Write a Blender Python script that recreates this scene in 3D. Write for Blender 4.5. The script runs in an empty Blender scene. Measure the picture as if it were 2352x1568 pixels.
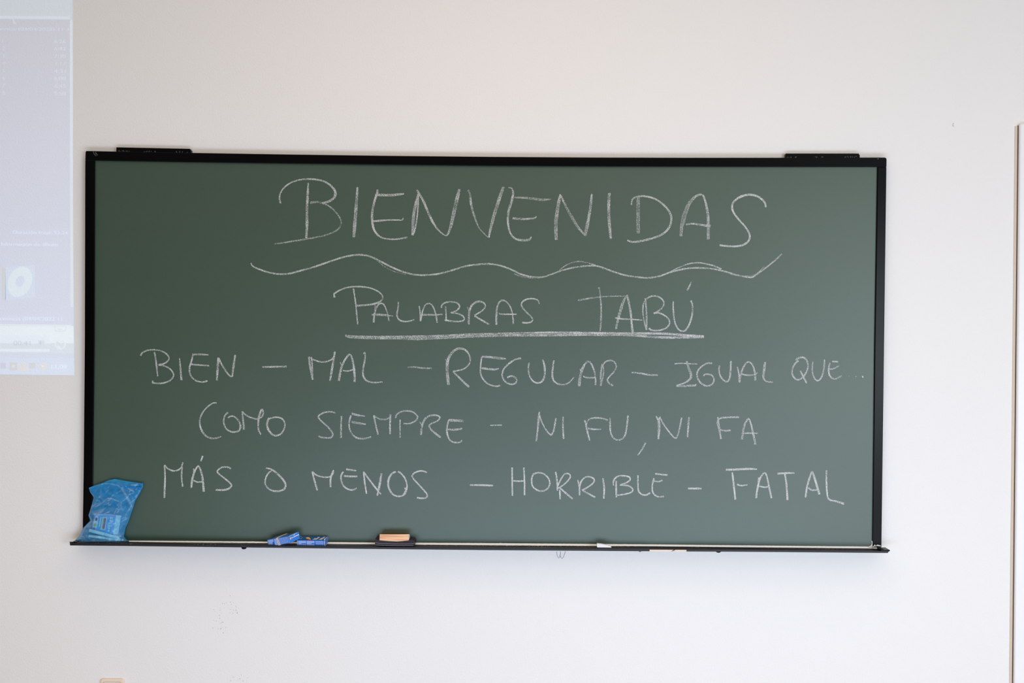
import bpy, bmesh, math, random
from mathutils import Vector, Matrix, noise

random.seed(7)
SC = bpy.context.scene
COL = SC.collection

# ---------------------------------------------------------------- camera, world, lights, exposure
W, H, LENS = 2352, 1568, 35.0
FPX = W * LENS / 36.0
CAM = Vector((0.0, -3.2, 1.5))
ROLL, PITCH = 0.0097, -0.0088
cam_data = bpy.data.cameras.new('camera')
cam_data.lens = LENS
cam_data.sensor_width = 36.0
cam = bpy.data.objects.new('camera', cam_data)
COL.objects.link(cam)
CAM_R = Matrix.Rotation(math.pi / 2 + PITCH, 3, 'X') @ Matrix.Rotation(ROLL, 3, 'Z')
cam.matrix_world = Matrix.Translation(CAM) @ CAM_R.to_4x4()
SC.camera = cam

world = bpy.data.worlds.new('world')
SC.world = world
world.use_nodes = True
# the rest of the classroom: a warm pale ceiling overhead, dim towards eye level
wn = world.node_tree
bg = wn.nodes['Background']
wtc = wn.nodes.new('ShaderNodeTexCoord')
wsp = wn.nodes.new('ShaderNodeSeparateXYZ')
wmr = wn.nodes.new('ShaderNodeMapRange')
wn.links.new(wtc.outputs['Generated'], wsp.inputs[0])
wn.links.new(wsp.outputs[2], wmr.inputs[0])
wmr.inputs[1].default_value, wmr.inputs[2].default_value = 0.05, 0.65
wmr.inputs[3].default_value, wmr.inputs[4].default_value = 0.02, 1.0
wmx = wn.nodes.new('ShaderNodeMix')
wmx.data_type = 'RGBA'
wmx.inputs[6].default_value = (0, 0, 0, 1)
wmx.inputs[7].default_value = (1.0, 0.86, 0.75, 1)
wn.links.new(wmr.outputs[0], wmx.inputs[0])
wn.links.new(wmx.outputs[2], bg.inputs[0])
bg.inputs[1].default_value = 1.03


def area(name, loc, target, sx, sy, power, color):
    d = bpy.data.lights.new(name, 'AREA')
    d.shape = 'RECTANGLE'
    d.size, d.size_y = sx, sy
    d.energy = power
    d.color = color
    o = bpy.data.objects.new(name, d)
    o.location = loc
    o.rotation_euler = (Vector(target) - Vector(loc)).to_track_quat('-Z', 'Y').to_euler()
    COL.objects.link(o)
    return o


# cool daylight from the window at the right, warm ceiling lamp near the board, and an added fill lamp standing in for floor bounce
area('window_daylight', (3.5, -3.3, 0.95), (0.6, 0.0, 0.6), 1.7, 1.2, 22, (0.66, 0.79, 1.0))
area('rear_window_daylight', (3.4, -5.3, 1.35), (0.9, 0.0, 1.1), 1.8, 1.4, 97, (0.84, 0.94, 1.0))
area('ceiling_lamp', (0.0, -1.2, 3.1), (0.0, -1.2, 0.0), 1.2, 0.3, 6.9, (1.0, 0.66, 0.32))
area('floor_bounce_fill', (0.25, -2.1, 0.10), (0.2, -1.1, 1.0), 3.2, 1.1, 64, (0.66, 0.79, 1.0))

SC.view_settings.view_transform = 'Standard'
SC.view_settings.look = 'None'
SC.view_settings.gamma = 1.0
SC.view_settings.use_curve_mapping = False
SC.view_settings.exposure = 0.0
SC.cycles.use_denoising = True
SC.cycles.transparent_max_bounces = 24

# ---------------------------------------------------------------- helpers


def P(px, py, y):
    """point of the vertical plane at depth y that the photograph shows at pixel px, py"""
    d = CAM_R @ Vector(((px - W / 2) / FPX, -(py - H / 2) / FPX, -1.0))
    return CAM + d * ((y - CAM.y) / d.y)


def lerp(a, b, t):
    return a + (b - a) * t


def curve1(pts, x):
    if x <= pts[0][0]:
        a, b = pts[0], pts[1]
    elif x >= pts[-1][0]:
        a, b = pts[-2], pts[-1]
    else:
        for a, b in zip(pts, pts[1:]):
            if a[0] <= x <= b[0]:
                break
    return a[1] + (b[1] - a[1]) * (x - a[0]) / (b[0] - a[0])


def tag(o, label=None, cat=None, group=None, kind=None):
    if label:
        o['label'] = label
    if cat:
        o['category'] = cat
    if group:
        o['group'] = group
    if kind:
        o['kind'] = kind
    return o


def empty(name, loc):
    o = bpy.data.objects.new(name, None)
    o.empty_display_size = 0.05
    o.location = loc
    COL.objects.link(o)
    return o


def mesh_obj(name, verts, faces, mats, parent=None, smooth=False, bevel=0.0, seg=2, fmat=None):
    me = bpy.data.meshes.new(name)
    org = Vector((0, 0, 0))
    if parent is not None:
        org = parent['_org'] if '_org' in parent else Vector((0, 0, 0))
        org = Vector(org)
    else:
        # a thing that is one mesh: origin at its base
        xs = [v[0] for v in verts]; ys = [v[1] for v in verts]; zs = [v[2] for v in verts]
        org = Vector(((min(xs) + max(xs)) / 2, (min(ys) + max(ys)) / 2, min(zs)))
    me.from_pydata([Vector(v) - org for v in verts], [], faces)
    me.validate()
    bm = bmesh.new()
    bm.from_mesh(me)
    bmesh.ops.recalc_face_normals(bm, faces=bm.faces)
    bm.to_mesh(me)
    bm.free()
    if not isinstance(mats, (list, tuple)):
        mats = [mats]
    for m in mats:
        me.materials.append(m)
    if fmat:
        for p, i in zip(me.polygons, fmat):
            p.material_index = i
    for p in me.polygons:
        p.use_smooth = smooth
    o = bpy.data.objects.new(name, me)
    COL.objects.link(o)
    if parent is not None:
        o.parent = parent
    else:
        o.location = org
    o['_org'] = (org.x, org.y, org.z)
    if bevel:
        md = o.modifiers.new('bevel', 'BEVEL')
        md.width, md.segments, md.limit_method = bevel, seg, 'ANGLE'
    return o


def thing(name, loc, label, cat, group=None):
    o = empty(name, loc)
    o['_org'] = (loc[0], loc[1], loc[2])
    return tag(o, label, cat, group)


BOXF = [(0, 1, 2, 3), (7, 6, 5, 4), (0, 4, 5, 1), (1, 5, 6, 2), (2, 6, 7, 3), (3, 7, 4, 0)]


def slab(name, poly, y0, y1, mat, parent=None, **k):
    """polygon of photo pixels taken at depth y0 (front), extruded straight back to y1"""
    f = [P(x, y, y0) for x, y in poly]
    b = [Vector((v.x, y1, v.z)) for v in f]
    n = len(f)
    faces = [tuple(range(n)), tuple(range(2 * n - 1, n - 1, -1))]
    for i in range(n):
        j = (i + 1) % n
        faces.append((i, j, n + j, n + i))
    return mesh_obj(name, f + b, faces, mat, parent, **k)


def hexa(name, v8, mat, parent=None, **k):
    return mesh_obj(name, v8, BOXF, mat, parent, **k)


def box(name, x0, x1, y0, y1, z0, z1, mat, parent=None, **k):
    v = [(x0, y0, z0), (x1, y0, z0), (x1, y0, z1), (x0, y0, z1), (x0, y1, z0), (x1, y1, z0), (x1, y1, z1), (x0, y1, z1)]
    return hexa(name, v, mat, parent, **k)


def tube(name, pts, r, mat, parent=None, n=12, caps=True):
    """tube through points; r is one radius or one per point"""
    pts = [Vector(p) for p in pts]
    if not isinstance(r, (list, tuple)):
        r = [r] * len(pts)
    verts, faces = [], []
    up = Vector((0, -1, 0.31)).normalized()
    for i, p in enumerate(pts):
        d = (pts[min(i + 1, len(pts) - 1)] - pts[max(i - 1, 0)]).normalized()
        a = d.cross(up).normalized()
        b = a.cross(d).normalized()
        for k in range(n):
            t = 2 * math.pi * k / n
            verts.append(p + (a * math.cos(t) + b * math.sin(t)) * r[i])
    for i in range(len(pts) - 1):
        for k in range(n):
            faces.append((i * n + k, i * n + (k + 1) % n, (i + 1) * n + (k + 1) % n, (i + 1) * n + k))
    if caps:
        faces.append(tuple(range(n)))
        faces.append(tuple(range((len(pts) - 1) * n, len(pts) * n)))
    return mesh_obj(name, verts, faces, mat, parent, smooth=True)


# ---------------------------------------------------------------- materials
def lin(r, g, b):
    f = lambda c: (c / 12.92 if c <= 0.04045 else ((c + 0.055) / 1.055) ** 2.4)
    return (f(r / 255), f(g / 255), f(b / 255), 1)


def new_mat(name):
    m = bpy.data.materials.new(name)
    m.use_nodes = True
    nt = m.node_tree
    return m, nt, nt.nodes['Principled BSDF']


def node(nt, kind, **props):
    n = nt.nodes.new(kind)
    for k, v in props.items():
        setattr(n, k, v)
    return n


def plain(name, col, rough=0.6, spec=0.4, vary=0.06, scale=60, bump=0.0, emit=None, estr=0.0):
    """procedural paint, plastic or card: a colour with slight noise and an optional fine bump"""
    m, nt, b = new_mat(name)
    tc = node(nt, 'ShaderNodeTexCoord')
    nz = node(nt, 'ShaderNodeTexNoise')
    nz.inputs['Scale'].default_value = scale
    nz.inputs['Detail'].default_value = 4
    nt.links.new(tc.outputs['Object'], nz.inputs['Vector'])
    mx = node(nt, 'ShaderNodeMix', data_type='RGBA')
    mx.inputs[6].default_value = tuple(c * (1 - vary) for c in col[:3]) + (1,)
    mx.inputs[7].default_value = tuple(min(1, c * (1 + vary)) for c in col[:3]) + (1,)
    nt.links.new(nz.outputs[0], mx.inputs[0])
    nt.links.new(mx.outputs[2], b.inputs['Base Color'])
    b.inputs['Roughness'].default_value = rough
    b.inputs['Specular IOR Level'].default_value = spec
    if bump:
        bp = node(nt, 'ShaderNodeBump')
        bp.inputs['Strength'].default_value = 1.0
        bp.inputs['Distance'].default_value = bump
        nt.links.new(nz.outputs[0], bp.inputs['Height'])
        nt.links.new(bp.outputs[0], b.inputs['Normal'])
    if emit:
        b.inputs['Emission Color'].default_value = emit
        b.inputs['Emission Strength'].default_value = estr
    return m


WALL_COL = (0.82, 0.81, 0.80, 1)


def plaster(nt, b):
    tc = node(nt, 'ShaderNodeTexCoord')
    n1 = node(nt, 'ShaderNodeTexNoise')
    n1.inputs['Scale'].default_value = 210
    n1.inputs['Detail'].default_value = 3
    n1.inputs['Roughness'].default_value = 0.55
    n2 = node(nt, 'ShaderNodeTexNoise')
    n2.inputs['Scale'].default_value = 9
    n2.inputs['Detail'].default_value = 2
    nt.links.new(tc.outputs['Object'], n1.inputs['Vector'])
    nt.links.new(tc.outputs['Object'], n2.inputs['Vector'])
    bp = node(nt, 'ShaderNodeBump')
    bp.inputs['Strength'].default_value = 1.0
    bp.inputs['Distance'].default_value = 0.0010
    nt.links.new(n1.outputs[0], bp.inputs['Height'])
    nt.links.new(bp.outputs[0], b.inputs['Normal'])
    mx = node(nt, 'ShaderNodeMix', data_type='RGBA')
    mx.inputs[6].default_value = tuple(c * 0.985 for c in WALL_COL[:3]) + (1,)
    mx.inputs[7].default_value = WALL_COL
    nt.links.new(n2.outputs[0], mx.inputs[0])
    nt.links.new(mx.outputs[2], b.inputs['Base Color'])
    b.inputs['Roughness'].default_value = 0.85
    b.inputs['Specular IOR Level'].default_value = 0.25


M = {}
m, nt, b = new_mat('wall_plaster'); plaster(nt, b); M['wall'] = m


def projected_glow_mat(name, add, ramp=None):
    """wall plaster that also gives back the projector's picture"""
    m, nt, b = new_mat(name)
    plaster(nt, b)
    b.inputs['Emission Strength'].default_value = 1.0
    if ramp:
        g = node(nt, 'ShaderNodeNewGeometry')
        s = node(nt, 'ShaderNodeSeparateXYZ')
        nt.links.new(g.outputs['Position'], s.inputs[0])
        mr = node(nt, 'ShaderNodeMapRange')
        mr.inputs[1].default_value, mr.inputs[2].default_value = ramp[0], ramp[1]
        nt.links.new(s.outputs[2], mr.inputs[0])
        mx = node(nt, 'ShaderNodeMix', data_type='RGBA')
        mx.inputs[6].default_value = add
        mx.inputs[7].default_value = ramp[2]
        nt.links.new(mr.outputs[0], mx.inputs[0])
        nt.links.new(mx.outputs[2], b.inputs['Emission Color'])
    else:
        b.inputs['Emission Color'].default_value = add
    return m


def board_mat():
    m, nt, b = new_mat('chalkboard_green')
    tc = node(nt, 'ShaderNodeTexCoord')
    mp = node(nt, 'ShaderNodeMapping')
    mp.inputs['Scale'].default_value = (1.0, 1.0, 2.2)
    nt.links.new(tc.outputs['Object'], mp.inputs[0])
    n1 = node(nt, 'ShaderNodeTexNoise')
    n1.inputs['Scale'].default_value = 2.2
    n1.inputs['Detail'].default_value = 6
    nt.links.new(mp.outputs[0], n1.inputs['Vector'])
    n2 = node(nt, 'ShaderNodeTexNoise')
    n2.inputs['Scale'].default_value = 420
    n2.inputs['Detail'].default_value = 3
    nt.links.new(tc.outputs['Object'], n2.inputs['Vector'])
    mx = node(nt, 'ShaderNodeMix', data_type='RGBA')
    mx.inputs[6].default_value = (0.0150, 0.0475, 0.0245, 1)
    mx.inputs[7].default_value = (0.0225, 0.0625, 0.0370, 1)
    nt.links.new(n1.outputs[0], mx.inputs[0])
    mx2 = node(nt, 'ShaderNodeMix', data_type='RGBA', blend_type='MULTIPLY')
    mx2.inputs[0].default_value = 1.0
    nt.links.new(mx.outputs[2], mx2.inputs[6])
    cr = node(nt, 'ShaderNodeValToRGB')
    cr.color_ramp.elements[0].color = (0.80, 0.80, 0.80, 1)
    cr.color_ramp.elements[1].color = (1.2, 1.2, 1.2, 1)
    nt.links.new(n2.outputs[0], cr.inputs[0])
    nt.links.new(cr.outputs[0], mx2.inputs[7])
    nt.links.new(mx2.outputs[2], b.inputs['Base Color'])
    b.inputs['Roughness'].default_value = 0.50
    b.inputs['Specular IOR Level'].default_value = 1.0
    b.inputs['IOR'].default_value = 1.54
    bp = node(nt, 'ShaderNodeBump')
    bp.inputs['Strength'].default_value = 0.35
    bp.inputs['Distance'].default_value = 0.0004
    nt.links.new(n2.outputs[0], bp.inputs['Height'])
    nt.links.new(bp.outputs[0], b.inputs['Normal'])
    return m


def chalk_mat():
    """grainy chalk: dust caught on the grain of the board, gaps between the grains"""
    m, nt, b = new_mat('chalk_stroke')
    out = nt.nodes['Material Output']
    tc = node(nt, 'ShaderNodeTexCoord')
    nz = node(nt, 'ShaderNodeTexNoise')
    nz.inputs['Scale'].default_value = 600
    nz.inputs['Detail'].default_value = 3
    nz.inputs['Roughness'].default_value = 0.65
    nt.links.new(tc.outputs['Object'], nz.inputs['Vector'])
    at = node(nt, 'ShaderNodeAttribute', attribute_name='chalk_load')
    sub = node(nt, 'ShaderNodeMath', operation='ADD')
    nt.links.new(nz.outputs[0], sub.inputs[0])
    nt.links.new(at.outputs['Fac'], sub.inputs[1])
    mr = node(nt, 'ShaderNodeMapRange', interpolation_type='SMOOTHSTEP')
    mr.inputs[1].default_value, mr.inputs[2].default_value = 0.86, 1.14
    mr.inputs[3].default_value, mr.inputs[4].default_value = 0.0, 0.93
    nt.links.new(sub.outputs[0], mr.inputs[0])
    b.inputs['Base Color'].default_value = (0.66, 0.67, 0.67, 1)
    b.inputs['Roughness'].default_value = 0.95
    b.inputs['Specular IOR Level'].default_value = 0.1
    tr = node(nt, 'ShaderNodeBsdfTransparent')
    ms = node(nt, 'ShaderNodeMixShader')
    nt.links.new(mr.outputs[0], ms.inputs[0])
    nt.links.new(tr.outputs[0], ms.inputs[1])
    nt.links.new(b.outputs[0], ms.inputs[2])
    nt.links.new(ms.outputs[0], out.inputs[0])
    return m


def dusty_black(name, amount=0.62):
    """black painted tray metal with chalk grains lying on it"""
    m, nt, b = new_mat(name)
    tc = node(nt, 'ShaderNodeTexCoord')
    nz = node(nt, 'ShaderNodeTexNoise')
    nz.inputs['Scale'].default_value = 330
    nz.inputs['Detail'].default_value = 2
    n2 = node(nt, 'ShaderNodeTexNoise')
    n2.inputs['Scale'].default_value = 8
    nt.links.new(tc.outputs['Object'], nz.inputs['Vector'])
    nt.links.new(tc.outputs['Object'], n2.inputs['Vector'])
    ad = node(nt, 'ShaderNodeMath', operation='MULTIPLY_ADD')
    ad.inputs[1].default_value = 0.25
    nt.links.new(n2.outputs[0], ad.inputs[0])
    nt.links.new(nz.outputs[0], ad.inputs[2])
    mr = node(nt, 'ShaderNodeMapRange')
    mr.inputs[1].default_value, mr.inputs[2].default_value = amount + 0.14, amount + 0.26
    nt.links.new(ad.outputs[0], mr.inputs[0])
    mx = node(nt, 'ShaderNodeMix', data_type='RGBA')
    mx.inputs[6].default_value = (0.008, 0.008, 0.009, 1)
    mx.inputs[7].default_value = (0.45, 0.45, 0.44, 1)
    nt.links.new(mr.outputs[0], mx.inputs[0])
    nt.links.new(mx.outputs[2], b.inputs['Base Color'])
    b.inputs['Roughness'].default_value = 0.5
    b.inputs['Specular IOR Level'].default_value = 0.35
    return m


def bag_mat(name, white=0.0, clear=0.50):
    m, nt, b = new_mat(name)
    out = nt.nodes['Material Output']
    nt.nodes.remove(b)
    tr = node(nt, 'ShaderNodeBsdfTransparent')
    tr.inputs[0].default_value = lerp(Vector((0.58, 0.87, 0.97)), Vector((0.75, 0.88, 0.95)), white).to_tuple() + (1,)
    df = node(nt, 'ShaderNodeBsdfDiffuse')
    df.inputs[0].default_value = lerp(Vector((0.05, 0.43, 0.80)), Vector((0.5, 0.66, 0.78)), white).to_tuple() + (1,)
    tl = node(nt, 'ShaderNodeBsdfTranslucent')
    tl.inputs[0].default_value = (0.05, 0.46, 0.85, 1)
    at = node(nt, 'ShaderNodeAttribute', attribute_name='milky')
    dc = node(nt, 'ShaderNodeMix', data_type='RGBA')
    dc.inputs[6].default_value = df.inputs[0].default_value
    dc.inputs[7].default_value = (0.72, 0.80, 0.86, 1)
    nt.links.new(at.outputs['Fac'], dc.inputs[0])
    nt.links.new(dc.outputs[2], df.inputs[0])
    m1 = node(nt, 'ShaderNodeMixShader'); m1.inputs[0].default_value = 0.35
    nt.links.new(df.outputs[0], m1.inputs[1]); nt.links.new(tl.outputs[0], m1.inputs[2])
    # milky creases and painted zip highlights
    tc = node(nt, 'ShaderNodeTexCoord')
    nz = node(nt, 'ShaderNodeTexNoise')
    nz.inputs['Scale'].default_value = 38; nz.inputs['Detail'].default_value = 4
    nt.links.new(tc.outputs['Object'], nz.inputs['Vector'])
    mr = node(nt, 'ShaderNodeMapRange')
    mr.inputs[1].default_value, mr.inputs[2].default_value = 0.3, 0.7
    mr.inputs[3].default_value, mr.inputs[4].default_value = 1 - clear - 0.14, 1 - clear + 0.14
    nt.links.new(nz.outputs[0], mr.inputs[0])
    m2 = node(nt, 'ShaderNodeMixShader')
    am = node(nt, 'ShaderNodeMath', operation='MULTIPLY_ADD')
    am.use_clamp = True
    am.inputs[1].default_value = 0.62
    nt.links.new(at.outputs['Fac'], am.inputs[0])
    nt.links.new(mr.outputs[0], am.inputs[2])
    nt.links.new(am.outputs[0], m2.inputs[0])
    nt.links.new(tr.outputs[0], m2.inputs[1]); nt.links.new(m1.outputs[0], m2.inputs[2])
    gl = node(nt, 'ShaderNodeBsdfGlossy')
    gl.inputs['Color'].default_value = (0.95, 0.97, 1, 1)
    gl.inputs['Roughness'].default_value = 0.22
    fr = node(nt, 'ShaderNodeFresnel'); fr.inputs[0].default_value = 1.45
    fm = node(nt, 'ShaderNodeMath', operation='MULTIPLY')
    fm.inputs[1].default_value = 0.8
    fc = node(nt, 'ShaderNodeMath', operation='MINIMUM')
    fc.inputs[1].default_value = 0.16
    nt.links.new(fr.outputs[0], fm.inputs[0])
    nt.links.new(fm.outputs[0], fc.inputs[0])
    m3 = node(nt, 'ShaderNodeMixShader')
    nt.links.new(fc.outputs[0], m3.inputs[0])
    nt.links.new(m2.outputs[0], m3.inputs[1]); nt.links.new(gl.outputs[0], m3.inputs[2])
    nt.links.new(m3.outputs[0], out.inputs[0])
    return m


def wood_mat():
    m, nt, b = new_mat('eraser_wood')
    tc = node(nt, 'ShaderNodeTexCoord')
    mp = node(nt, 'ShaderNodeMapping')
    mp.inputs['Scale'].default_value = (6, 90, 170)
    nt.links.new(tc.outputs['Object'], mp.inputs[0])
    nz = node(nt, 'ShaderNodeTexNoise')
    nz.inputs['Scale'].default_value = 1.6; nz.inputs['Detail'].default_value = 5
    nt.links.new(mp.outputs[0], nz.inputs['Vector'])
    cr = node(nt, 'ShaderNodeValToRGB')
    e = cr.color_ramp.elements
    e[0].position = 0.36; e[0].color = lin(206, 140, 100)
    e[1].position = 0.62; e[1].color = lin(240, 196, 154)
    nt.links.new(nz.outputs[0], cr.inputs[0])
    nt.links.new(cr.outputs[0], b.inputs['Base Color'])
    b.inputs['Roughness'].default_value = 0.6
    return m


M['board'] = board_mat()
M['chalk'] = chalk_mat()
M['black'] = plain('black_painted_metal', (0.0008, 0.0008, 0.0012, 1), rough=0.30, spec=0.13, vary=0.2, scale=200)
M['tray'] = dusty_black('dusty_black_tray')
M['lip'] = plain('black_lip', (0.012, 0.011, 0.013, 1), rough=0.5, spec=0.4, vary=0.2)
M['cream'] = plain('cream_core', lin(226, 208, 194), rough=0.8)
M['brown'] = plain('brown_putty', lin(150, 118, 112), rough=0.8)
M['dust'] = plain('chalk_dust', (0.92, 0.93, 0.95, 1), rough=1.0, spec=0.05, vary=0.08, scale=300, bump=0.0006)
M['faint_dust'] = plain('chalk_smudge', lin(96, 96, 100), rough=1.0, spec=0.05, vary=0.3, scale=300)
M['chalk_solid'] = plain('white_chalk', (0.80, 0.80, 0.82, 1), rough=0.95, spec=0.1, vary=0.05, scale=200, bump=0.0003)
M['felt'] = plain('grey_felt', (0.040, 0.036, 0.048, 1), rough=1.0, spec=0.05, vary=0.5, scale=420, bump=0.0006)
M['felt_edge'] = plain('chalky_felt_edge', (0.22, 0.21, 0.24, 1), rough=1.0, spec=0.05, vary=0.4, scale=420)
M['wood'] = wood_mat()
M['wood_end'] = plain('dusty_wood_end', lin(214, 208, 204), rough=0.9, vary=0.06, scale=150)
M['box_blue'] = plain('blue_card', lin(52, 122, 214), rough=0.4, vary=0.06)
M['box_top'] = plain('dark_blue_card', lin(28, 84, 142), rough=0.32, vary=0.1)
M['box_pale'] = plain('pale_blue_print', lin(140, 168, 226), rough=0.5, vary=0.1, scale=300)
M['box_edge'] = plain('worn_card_edge', lin(214, 210, 214), rough=0.7)
M['white_print'] = plain('white_print', lin(226, 230, 238), rough=0.5)
M['grey_print'] = plain('grey_print', lin(120, 112, 130), rough=0.5)
M['yellow_print'] = plain('yellow_print', lin(232, 190, 70), rough=0.5)
M['red_print'] = plain('red_print', lin(196, 36, 84), rough=0.5)
M['green_print'] = plain('olive_print', lin(150, 160, 40), rough=0.5)
M['mid_blue'] = plain('mid_blue_print', lin(40, 108, 206), rough=0.5)
M['rubber'] = plain('rubber_band', lin(222, 208, 188), rough=0.6)
M['cream_plastic'] = plain('cream_plastic', lin(232, 214, 192), rough=0.35, vary=0.03)
M['white_plastic'] = plain('white_plastic', lin(238, 236, 232), rough=0.35, vary=0.02)
M['seam_brown'] = plain('socket_groove', lin(130, 112, 100), rough=0.8)
M['door_white'] = plain('door_white', (0.83, 0.83, 0.84, 1), rough=0.4, vary=0.015)
M['caulk'] = plain('beige_caulk', lin(206, 190, 172), rough=0.8, vary=0.06)
M['gap'] = plain('door_gap', lin(92, 74, 70), rough=0.9)
M['pencil'] = plain('pencil_grey', lin(120, 118, 122), rough=0.9, vary=0.2, scale=300)
M['scuff'] = plain('scuff_grey', lin(176, 174, 180), rough=0.9, vary=0.2, scale=300)
M['floor'] = plain('terrazzo_floor', lin(170, 160, 148), rough=0.45, vary=0.2, scale=70)
M['bag'] = bag_mat('blue_plastic', clear=0.76)
M['bag_back'] = bag_mat('blue_plastic_back', clear=0.22)
M['zip'] = plain('zip_blue', lin(24, 120, 205), rough=0.25, vary=0.1)

# ---------------------------------------------------------------- setting
wall = box('wall_back', -4.6, 4.7, 0.0, 0.2, 0.0, 3.3, M['wall'])
floor = box('floor', -4.6, 4.7, -7.0, 0.2, -0.1, 0.0, M['floor'])
for o, l in ((wall, 'off white rough plastered classroom wall behind the chalkboard'), (floor, 'classroom floor')):
    tag(o, l, kind='structure')

# white door casing at the right edge of the photograph, with a beige filler strip along the wall
d_top, d_bot = P(2343.5, 283.5, -0.014), P(2330.5, 1568, -0.014)
dx = lambda z, off=0.0: lerp(d_bot.x, d_top.x, (z - d_bot.z) / (d_top.z - d_bot.z)) + off
door = empty('door_1', (dx(0), 0, 0))
door['_org'] = (dx(0), 0, 0)
tag(door, 'white door casing with a beige filler strip at the right edge', kind='structure')


def upright(name, o0, o1, y0, y1, ztop, mat, **k):
    v = [(dx(0, o0), y0, 0.0), (dx(0, o1), y0, 0.0), (dx(ztop, o1), y0, ztop), (dx(ztop, o0), y0, ztop),
         (dx(0, o0), y1, 0.0), (dx(0, o1), y1, 0.0), (dx(ztop, o1), y1, ztop), (dx(ztop, o0), y1, ztop)]
    return hexa(name, v, mat, door, **k)


upright('casing', 0.0, 0.085, -0.014, 0.0, d_top.z, M['door_white'], bevel=0.0045, seg=3)
upright('gap_line', -0.0022, 0.001, -0.0012, 0.0, d_top.z - 0.004, M['gap'])
upright('filler_strip', -0.0105, -0.0022, -0.0016, 0.0, d_top.z - 0.006, M['caulk'])
upright('door_leaf', 0.085, 0.90, -0.006, 0.0, d_top.z - 0.085, M['door_white'])
v = [(dx(d_top.z, 0.085), -0.014, d_top.z - 0.085), (dx(d_top.z, 0.99), -0.014, d_top.z - 0.085), (dx(d_top.z, 0.99), -0.014, d_top.z), (dx(d_top.z, 0.085), -0.014, d_top.z)]
hexa('head_casing', v + [(a, 0.0, c) for a, _, c in v], M['door_white'], door)

# marks on the wall: specks, a filled hole, pencil loops (parts of the wall)


def flecks(name, spots, y, mat, parent, rmin, rmax, th=0.0003):
    verts, faces = [], []
    for (px, py) in spots:
        c = P(px, py, y)
        n = random.choice((4, 5, 6))
        r = random.uniform(rmin, rmax)
        a0 = random.uniform(0, 6)
        ring = [(c.x + math.cos(a0 + 6.283 * k / n) * r * random.uniform(.6, 1.1), c.z + math.sin(a0 + 6.283 * k / n) * r * random.uniform(.7, 1.3)) for k in range(n)]
        s = len(verts)
        verts += [(x, y - th, z) for x, z in ring] + [(x, y + 0.0001, z) for x, z in ring]
        faces.append(tuple(range(s, s + n)))
        for k in range(n):
            faces.append((s + k, s + (k + 1) % n, s + n + (k + 1) % n, s + n + k))
    return mesh_obj(name, verts, faces, mat, parent)


Z7 = lambda x, y: (460 + x / 6.876, 1340 + y / 6.876)
sp = [(470, 190), (480, 290), (525, 295), (490, 325), (415, 300), (380, 315), (350, 310), (440, 372), (500, 370), (560, 352), (575, 370), (565, 385), (565, 418), (525, 420),
      (470, 408), (470, 458), (575, 455), (585, 465), (515, 465), (313, 390), (315, 415), (383, 383), (218, 410), (232, 436), (335, 468), (400, 525), (300, 500), (305, 545),
      (335, 572), (210, 575), (255, 585), (252, 602), (305, 628), (345, 600), (355, 612), (328, 620), (403, 635), (370, 660), (335, 670), (360, 687), (403, 690), (395, 740),
      (285, 712), (320, 715), (330, 705), (200, 700), (365, 775), (280, 780), (500, 1450), (510, 1480), (530, 1470), (480, 1530), (590, 1525), (625, 1500), (650, 1440), (745, 1487), (760, 1480), (685, 1460), (735, 1540), (675, 1535)]
flecks('wall_scuff', [Z7(*s) for s in sp], 0.0, M['scuff'], wall, 0.0006, 0.0017)
c = P(2192.3, 286.5, 0)
ring = [P(2192.3 + 3.6 * math.cos(a), 286.5 + 4.2 * math.sin(a), -0.0005) for a in [math.radians(t) for t in range(110, 260, 15)]]
tube('filled_hole', ring, 0.0007, M['scuff'], wall, n=5)
ZH = lambda x, y: (1240 + x / 5.113, 1200 + y / 5.113)
for i, s in enumerate([[(198, 338), (200, 370), (208, 398), (222, 418), (238, 390), (242, 350), (240, 335)], [(243, 350), (240, 385), (246, 410), (260, 422), (276, 405), (288, 375), (298, 345), (299, 336)]]):
    tube('pencil_loop', [P(*ZH(*q), -0.0004) for q in s], 0.00055, M['pencil'], wall, n=5)

# ---------------------------------------------------------------- chalkboard
Y_BOARD, Y_FRAME = -0.018, -0.024
OUT_T = [(196, 346.3), (430, 350.6), (660, 354.4), (890, 357.5), (1120, 359.8), (1350, 361.3), (1580, 362), (1810, 362), (2036, 361.5)]
INN_T = [(217, 368), (430, 371.8), (660, 375.3), (890, 378.6), (1120, 381), (1350, 382.4), (1580, 383), (1810, 383.2), (2015.5, 383.2)]
OUT_L = [(346.3, 195.6), (790, 194.5), (1070, 192.0), (1244, 189.3)]
INN_L = [(368, 217.2), (790, 215.9), (1080, 212.8), (1246, 211)]
OUT_R = [(361.5, 2036.6), (790, 2030.8), (1258, 2024.8)]
INN_R = [(383, 2016.3), (790, 2009.8), (1258, 2004.5)]
JUN = [(165, 1240.3), (290, 1241.5), (455, 1242.5), (815, 1245.5), (1120, 1247.2), (1500, 1250.2), (1735, 1252.8), (2030, 1255.5)]
LIP = [(165, 1243.8), (300, 1245.4), (455, 1248.2), (640, 1250.8), (740, 1252.0), (815, 1254.6), (970, 1257.0), (1120, 1258.8), (1500, 1261.8), (1735, 1264.4), (2030, 1266)]
BOT = [(165, 1251.8), (455, 1255.6), (815, 1259.9), (1120, 1263), (1500, 1265.7), (1735, 1267), (2040, 1269.6)]

org = P(1100, 1262, -0.012)
board = thing('chalkboard', (org.x, org.y, org.z), 'large green chalkboard in a black frame, covered in white handwriting, hung on the wall', 'chalkboard')

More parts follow.
